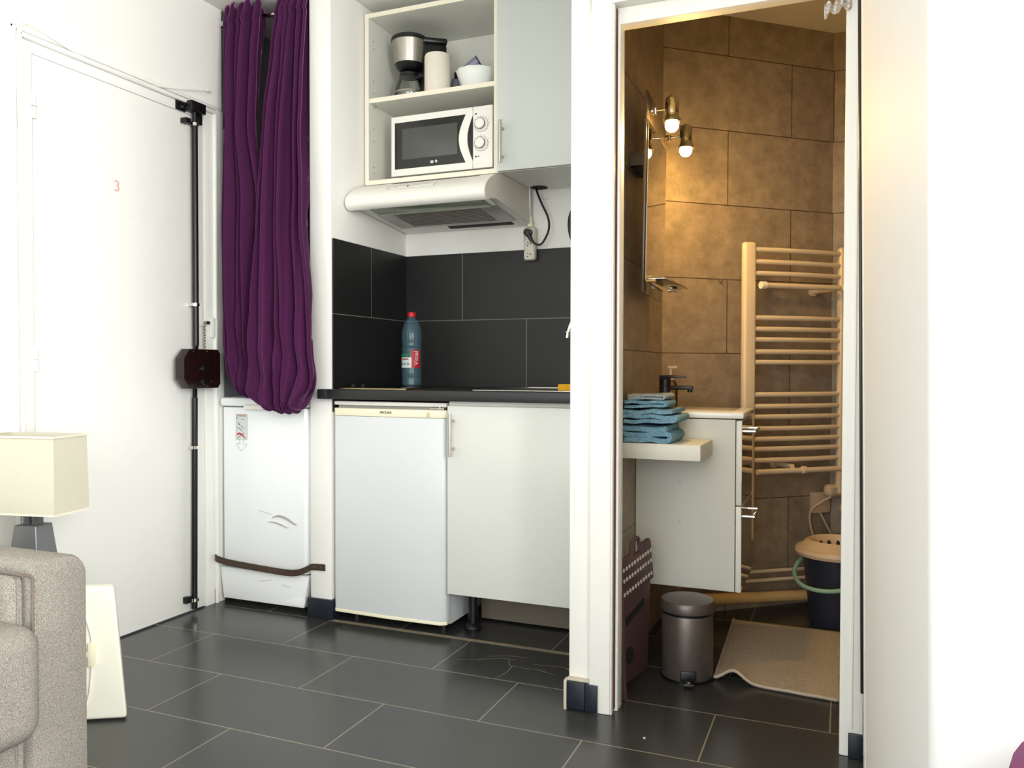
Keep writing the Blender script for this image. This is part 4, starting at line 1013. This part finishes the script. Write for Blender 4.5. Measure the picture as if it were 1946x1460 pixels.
for s_ in ((.350, .372), (.726, .744)): g.cyl((s_[0], -.135, 1.290), (s_[1], -.135, 1.290), .0145, n=18, M=M_)
emit(g, 'rail_collar', CREAM, rd)
emit(MB().cyl((.340, -.135, .570), (.745, -.135, .570), .0105, n=18, M=M_).cyl((.545, -.14, .572), (.56, -.14, .572), .0145, M=M_), 'lower_rail', RAD, rd)
for s_, z in ((.51, .585), (.695, 1.285)): emit(MB().cyl((s_, -.125, z), (s_, 0, z), .010, M=M_).cyl((s_, -.012, z), (s_, 0, z), .018, M=M_), 'wall_stud', RAD, rd)
tm = emit(MB().box(.705, .80, -.10, -.055, .447, .500, .020, 5, M=M_).box(.715, .79, -.101, -.05, .455, .492, .01, M=M_), 'thermostat', BGE, rd)
emit(MB().cyl((.735, -.106, .474), (.735, -.100, .474), .014, M=M_), 'dial', mat('dial_grey', (190, 176, 156), .4), tm)
emit(MB().box(.757, .81, -.102, -.0995, .460, .488, .002, M=M_), 'display', BLK, tm)
jb = thing('junction_box', 'beige square junction box on the wall under the radiator thermostat', 'electrical box', tuple(wp(.73, .02, .37)))
emit(MB().box(.690, .778, -.024, 0, .372, .458, .004, M=M_), 'cover', BGE, jb)
o = emit(MB().tube(bez([M_ @ Vector(p) for p in ((.725, -.09, .45), (.70, -.07, .43), (.668, -.04, .39), (.672, -.03, .33), (.70, -.03, .25))], 8), .0045, 10), 'radiator_cable', BGE)
tag(o, 'pale cable curving down from the radiator thermostat', 'cable')
o = emit(MB().tube(bez([M_ @ Vector(p) for p in ((.735, -.012, .372), (.755, -.02, .33), (.785, -.03, .27))], 6), .0045, 10), 'socket_cable', BGE)
tag(o, 'short pale cable leaving the bottom of the junction box', 'cable')
# pipes along the wall
for s0, s1, z0_, z1_, r, lab in ((.05, .76, .163, .148, .0075, 'upper thin cream pipe along the foot of the slanted wall'), (.05, .76, .126, .112, .0075, 'lower thin cream pipe along the foot of the slanted wall')):
    o = emit(MB().cyl(M_ @ Vector((s0, -.035, z0_)), M_ @ Vector((s1, -.035, z1_)), r, n=14), 'water_pipe', RAD); tag(o, lab, 'pipe')
pp = thing('waste_pipe', 'thick yellowed waste pipe lying just above the bathroom floor', 'pipe', tuple(wp(.35, .06, .04)))
YPI = mat('yellowed_pipe', (214, 178, 116), .4, vary=.06)
emit(MB().cyl(M_ @ Vector((.0, -.065, .082)), M_ @ Vector((.62, -.065, .050)), .0215, n=20), 'tube', YPI, pp)
emit(MB().cyl(M_ @ Vector((.62, -.065, .050)), M_ @ Vector((.665, -.065, .048)), .026, n=20), 'coupling', mat('taupe_pipe', (128, 108, 90), .5), pp)
# tile hook
hp = wp(.255, .002, 1.318)
o = emit(MB().cyl(hp, hp-nn*.004, .007).tube(bez([hp-nn*.003, hp-nn*.012+Vector((0, 0, -.006)), hp-nn*.018+Vector((0, 0, .004))], 4), .0022, 8), 'wall_hook', STL)
tag(o, 'tiny metal hook on the slanted tiled wall left of the radiator', 'hook')
# pedal bin
bx, by = -.452, 2.560
bn = thing('pedal_bin', 'taupe grey metal pedal bin standing by the folded stool', 'bin', (bx, by, 0))
emit(MB().lathe((bx, by, 0), [(0, .004), (.078, .004), (.080, .008), (.080, .200), (.078, .204), (0, .204)], 48), 'bin_body', BIN, bn)
emit(MB().lathe((bx, by, 0), [(0, .0), (.083, 0), (.083, .008), (0, .009)], 48), 'base_ring', BLK, bn)
emit(MB().lathe((bx, by, 0), [(.077, .203), (.0805, .205), (.0815, .213), (.077, .214)], 48), 'black_ring', BLK, bn)
emit(MB().lathe((bx, by, 0), [(.078, .212), (.0835, .213), (.0845, .217), (.084, .238), (.080, .245), (.055, .251), (0, .254)], 48), 'lid', BIN, bn)
pa = math.atan2(-by, -bx)+.05
PMt = Matrix.Translation((bx, by, 0)) @ Matrix.Rotation(pa, 4, 'Z')
emit(MB().box(.066, .0835, -.024, .024, .006, .042, .004, M=PMt).box(.075, .115, -.016, .016, .004, .016, .003, M=PMt), 'pedal', BLK, bn)
emit(MB().prism([(.100, -.005), (.112, 0), (.100, .005)], .016, .0166, 'z', M=PMt), 'pedal_mark', DOT, bn)
# folding step stool leaning on the wall
ss = thing('folding_stool', 'dark brown folded step stool with pale dotted top leaning in the corner by the door', 'step stool', (-.58, 2.42, 0))
LMt = Matrix.Translation((-.583, 2.292, 0)) @ Matrix.Rotation(math.radians(78.5), 4, 'Z') @ Matrix.Rotation(math.radians(-2.5), 4, 'X')
# local: x along depth (towards back wall), y thickness away from the room, z up
emit(MB().prism([(.0, .0), (.012, .0), (.02, .03), (.20, .03), (.245, .30), (.012, .295), (0, .28)], .018, .030, 'y', .003, M=LMt)
     .box(.0, .014, -.002, .046, .0, .30, .003, M=LMt), 'leg_panel', STO, ss)
emit(MB().prism([(.0, .0), (.012, .0), (.02, .03), (.20, .03), (.24, .28), (.0, .28)], .040, .052, 'y', .003, M=LMt), 'rear_leg_panel', STO, ss)
tp_ = MB().prism([(.012, .275), (.235, .310), (.225, .425), (.215, .437), (.165, .430), (.155, .412), (.098, .402), (.085, .412), (.02, .402), (.005, .39)], .002, .016, 'y', .003, M=LMt)
tpo = emit(tp_, 'dotted_top', STO, ss)
g = MB()
for r in range(3):
    for c in range(11):
        x = .025+c*.0192; z = .302+r*.036+(x-.02)*.13+(.0 if r % 2 == 0 else .004)
        g.cyl((x, .0008, z), (x, .002, z), .0062, n=12, M=LMt)
emit(g, 'grip_dots', DOT, tpo)
emit(MB().tube(bez([(.095, .009, .400), (.098, .009, .435), (.12, .009, .450), (.145, .009, .447), (.152, .009, .41)], 6), .006, 10, M=LMt), 'carry_handle', STO, ss)
for k in range(8):
    z = .02+k*.036
    emit(MB().box(-.006, .004, .004, .018, z, z+.032, .003, M=LMt), 'hinge_knuckle', STO, ss)
    emit(MB().box(-.006, .004, .030, .044, z+.006, z+.036, .003, M=LMt), 'hinge_knuckle', STO, ss)
g = MB().prism([(.06, .20), (.19, .235), (.185, .255), (.055, .222)], .0155, .0185, 'y', M=LMt).cyl((.075, .0155, .11), (.075, .0185, .11), .026, n=24, M=LMt)
emit(g, 'cut_out', mat('recess_black', (10, 8, 8), .8), ss)
# bath mat
mt_ = MB()
def matf(u, v):
    # corners on floor: near-left, near-right, far-right, far-left
    A = Vector((-.364, 2.555, 0)); B = Vector((-.012, 2.520, 0)); C2 = Vector((.02, 3.19, 0)); D = Vector((-.385, 3.19, 0))
    p = A*(1-u)*(1-v)+B*u*(1-v)+C2*u*v+D*(1-u)*v
    k = math.exp(-((u-.16)/.11)**2)*max(0, 1-v*3.2)**1.3
    p.z = .003+.034*k + .002*abs(noise.noise(Vector((u*4, v*4, 2))))
    return p
mt_.grid(matf, 48, 40, -.006)
o = thing('bath_mat', 'beige woven bath mat with one lifted corner on the bathroom floor', 'mat', (-.2, 2.85, 0))
solid(emit(mt_, 'mat_cloth', MAT, o, ang=70), .005)
g = MB()
ed = [matf(k/40, 0)+Vector((0, -.002, .004)) for k in range(41)]
g.tube(ed, .0045, 8).tube([matf(0, k/20)+Vector((-.002, 0, .003)) for k in range(21)], .004, 8).tube([matf(1, k/20)+Vector((.002, 0, .003)) for k in range(21)], .004, 8)
emit(g, 'mat_binding', mat('pale_binding', (176, 164, 148), .9), o)
# mop bucket
qx, qy = -.022, 3.30
bu = thing('mop_bucket', 'dark blue mop bucket with beige wringer lid in the far bathroom corner', 'bucket', (qx, qy, 0))
emit(MB().lathe((qx, qy, 0), [(0, .004), (.088, .0), (.094, .01), (.122, .262), (.128, .268), (.118, .268), (.09, .02), (0, .018)], 48), 'bucket_body', BCK, bu)
emit(MB().lathe((qx, qy, 0), [(.126, .262), (.148, .266), (.152, .278), (.146, .292), (.130, .298), (.112, .316), (.100, .322), (.092, .314), (.086, .285), (.06, .262), (0, .255)], 48), 'wringer_lid', BGE, bu)
g = MB()
for k in range(7):
    a = PI*.35+k*.42; g.sph((qx+.080*math.cos(a), qy+.080*math.sin(a), .288), .0075, sc=(1, 1, 2), n=10)
emit(g, 'drain_hole', INK, bu)
g = MB().tube(bez([(qx-.128, qy+.02, .235), (qx-.150, qy-.03, .195), (qx-.125, qy-.10, .165), (qx-.06, qy-.148, .158), (qx+.02, qy-.152, .168), (qx+.09, qy-.12, .20), (qx+.128, qy, .24)], 8), .008, 10)
emit(g, 'carry_handle', GRN, bu)
o = emit(MB().lathe((.022, 3.54, .0), [(0, 0), (.03, 0), (.03, .36), (.028, .375), (.034, .382), (.04, .40), (.034, .418), (.018, .428), (0, .43)], 28), 'brush_holder', BGE)
tag(o, 'beige rounded toilet brush holder top half hidden behind the door post', 'brush holder')
# lace rag over the door head
lc = MB()
def lacef(u, v):
    x = -.055+.062*u; z = 1.872-.030*v-.014*(u)+.006*math.sin(14*u+5*v)+.010*u
    y = 2.172+.006*math.sin(26*u)+.004*math.sin(30*v)
    return Vector((x, y, z+.022*u))
lc.grid(lacef, 28, 12, .002)
o = solid(emit(lc, 'lace_rag', LACE, ang=80), .002); tag(o, 'scrap of white crumpled lace hanging at the upper right of the bathroom doorway', 'cloth')
o = emit(MB().box(-.4795, -.4735, 2.075, 2.081, .0004, .0030, .001), 'paper_crumb', DOT); tag(o, 'tiny white crumb on the dark floor tile before the bathroom', 'crumb')
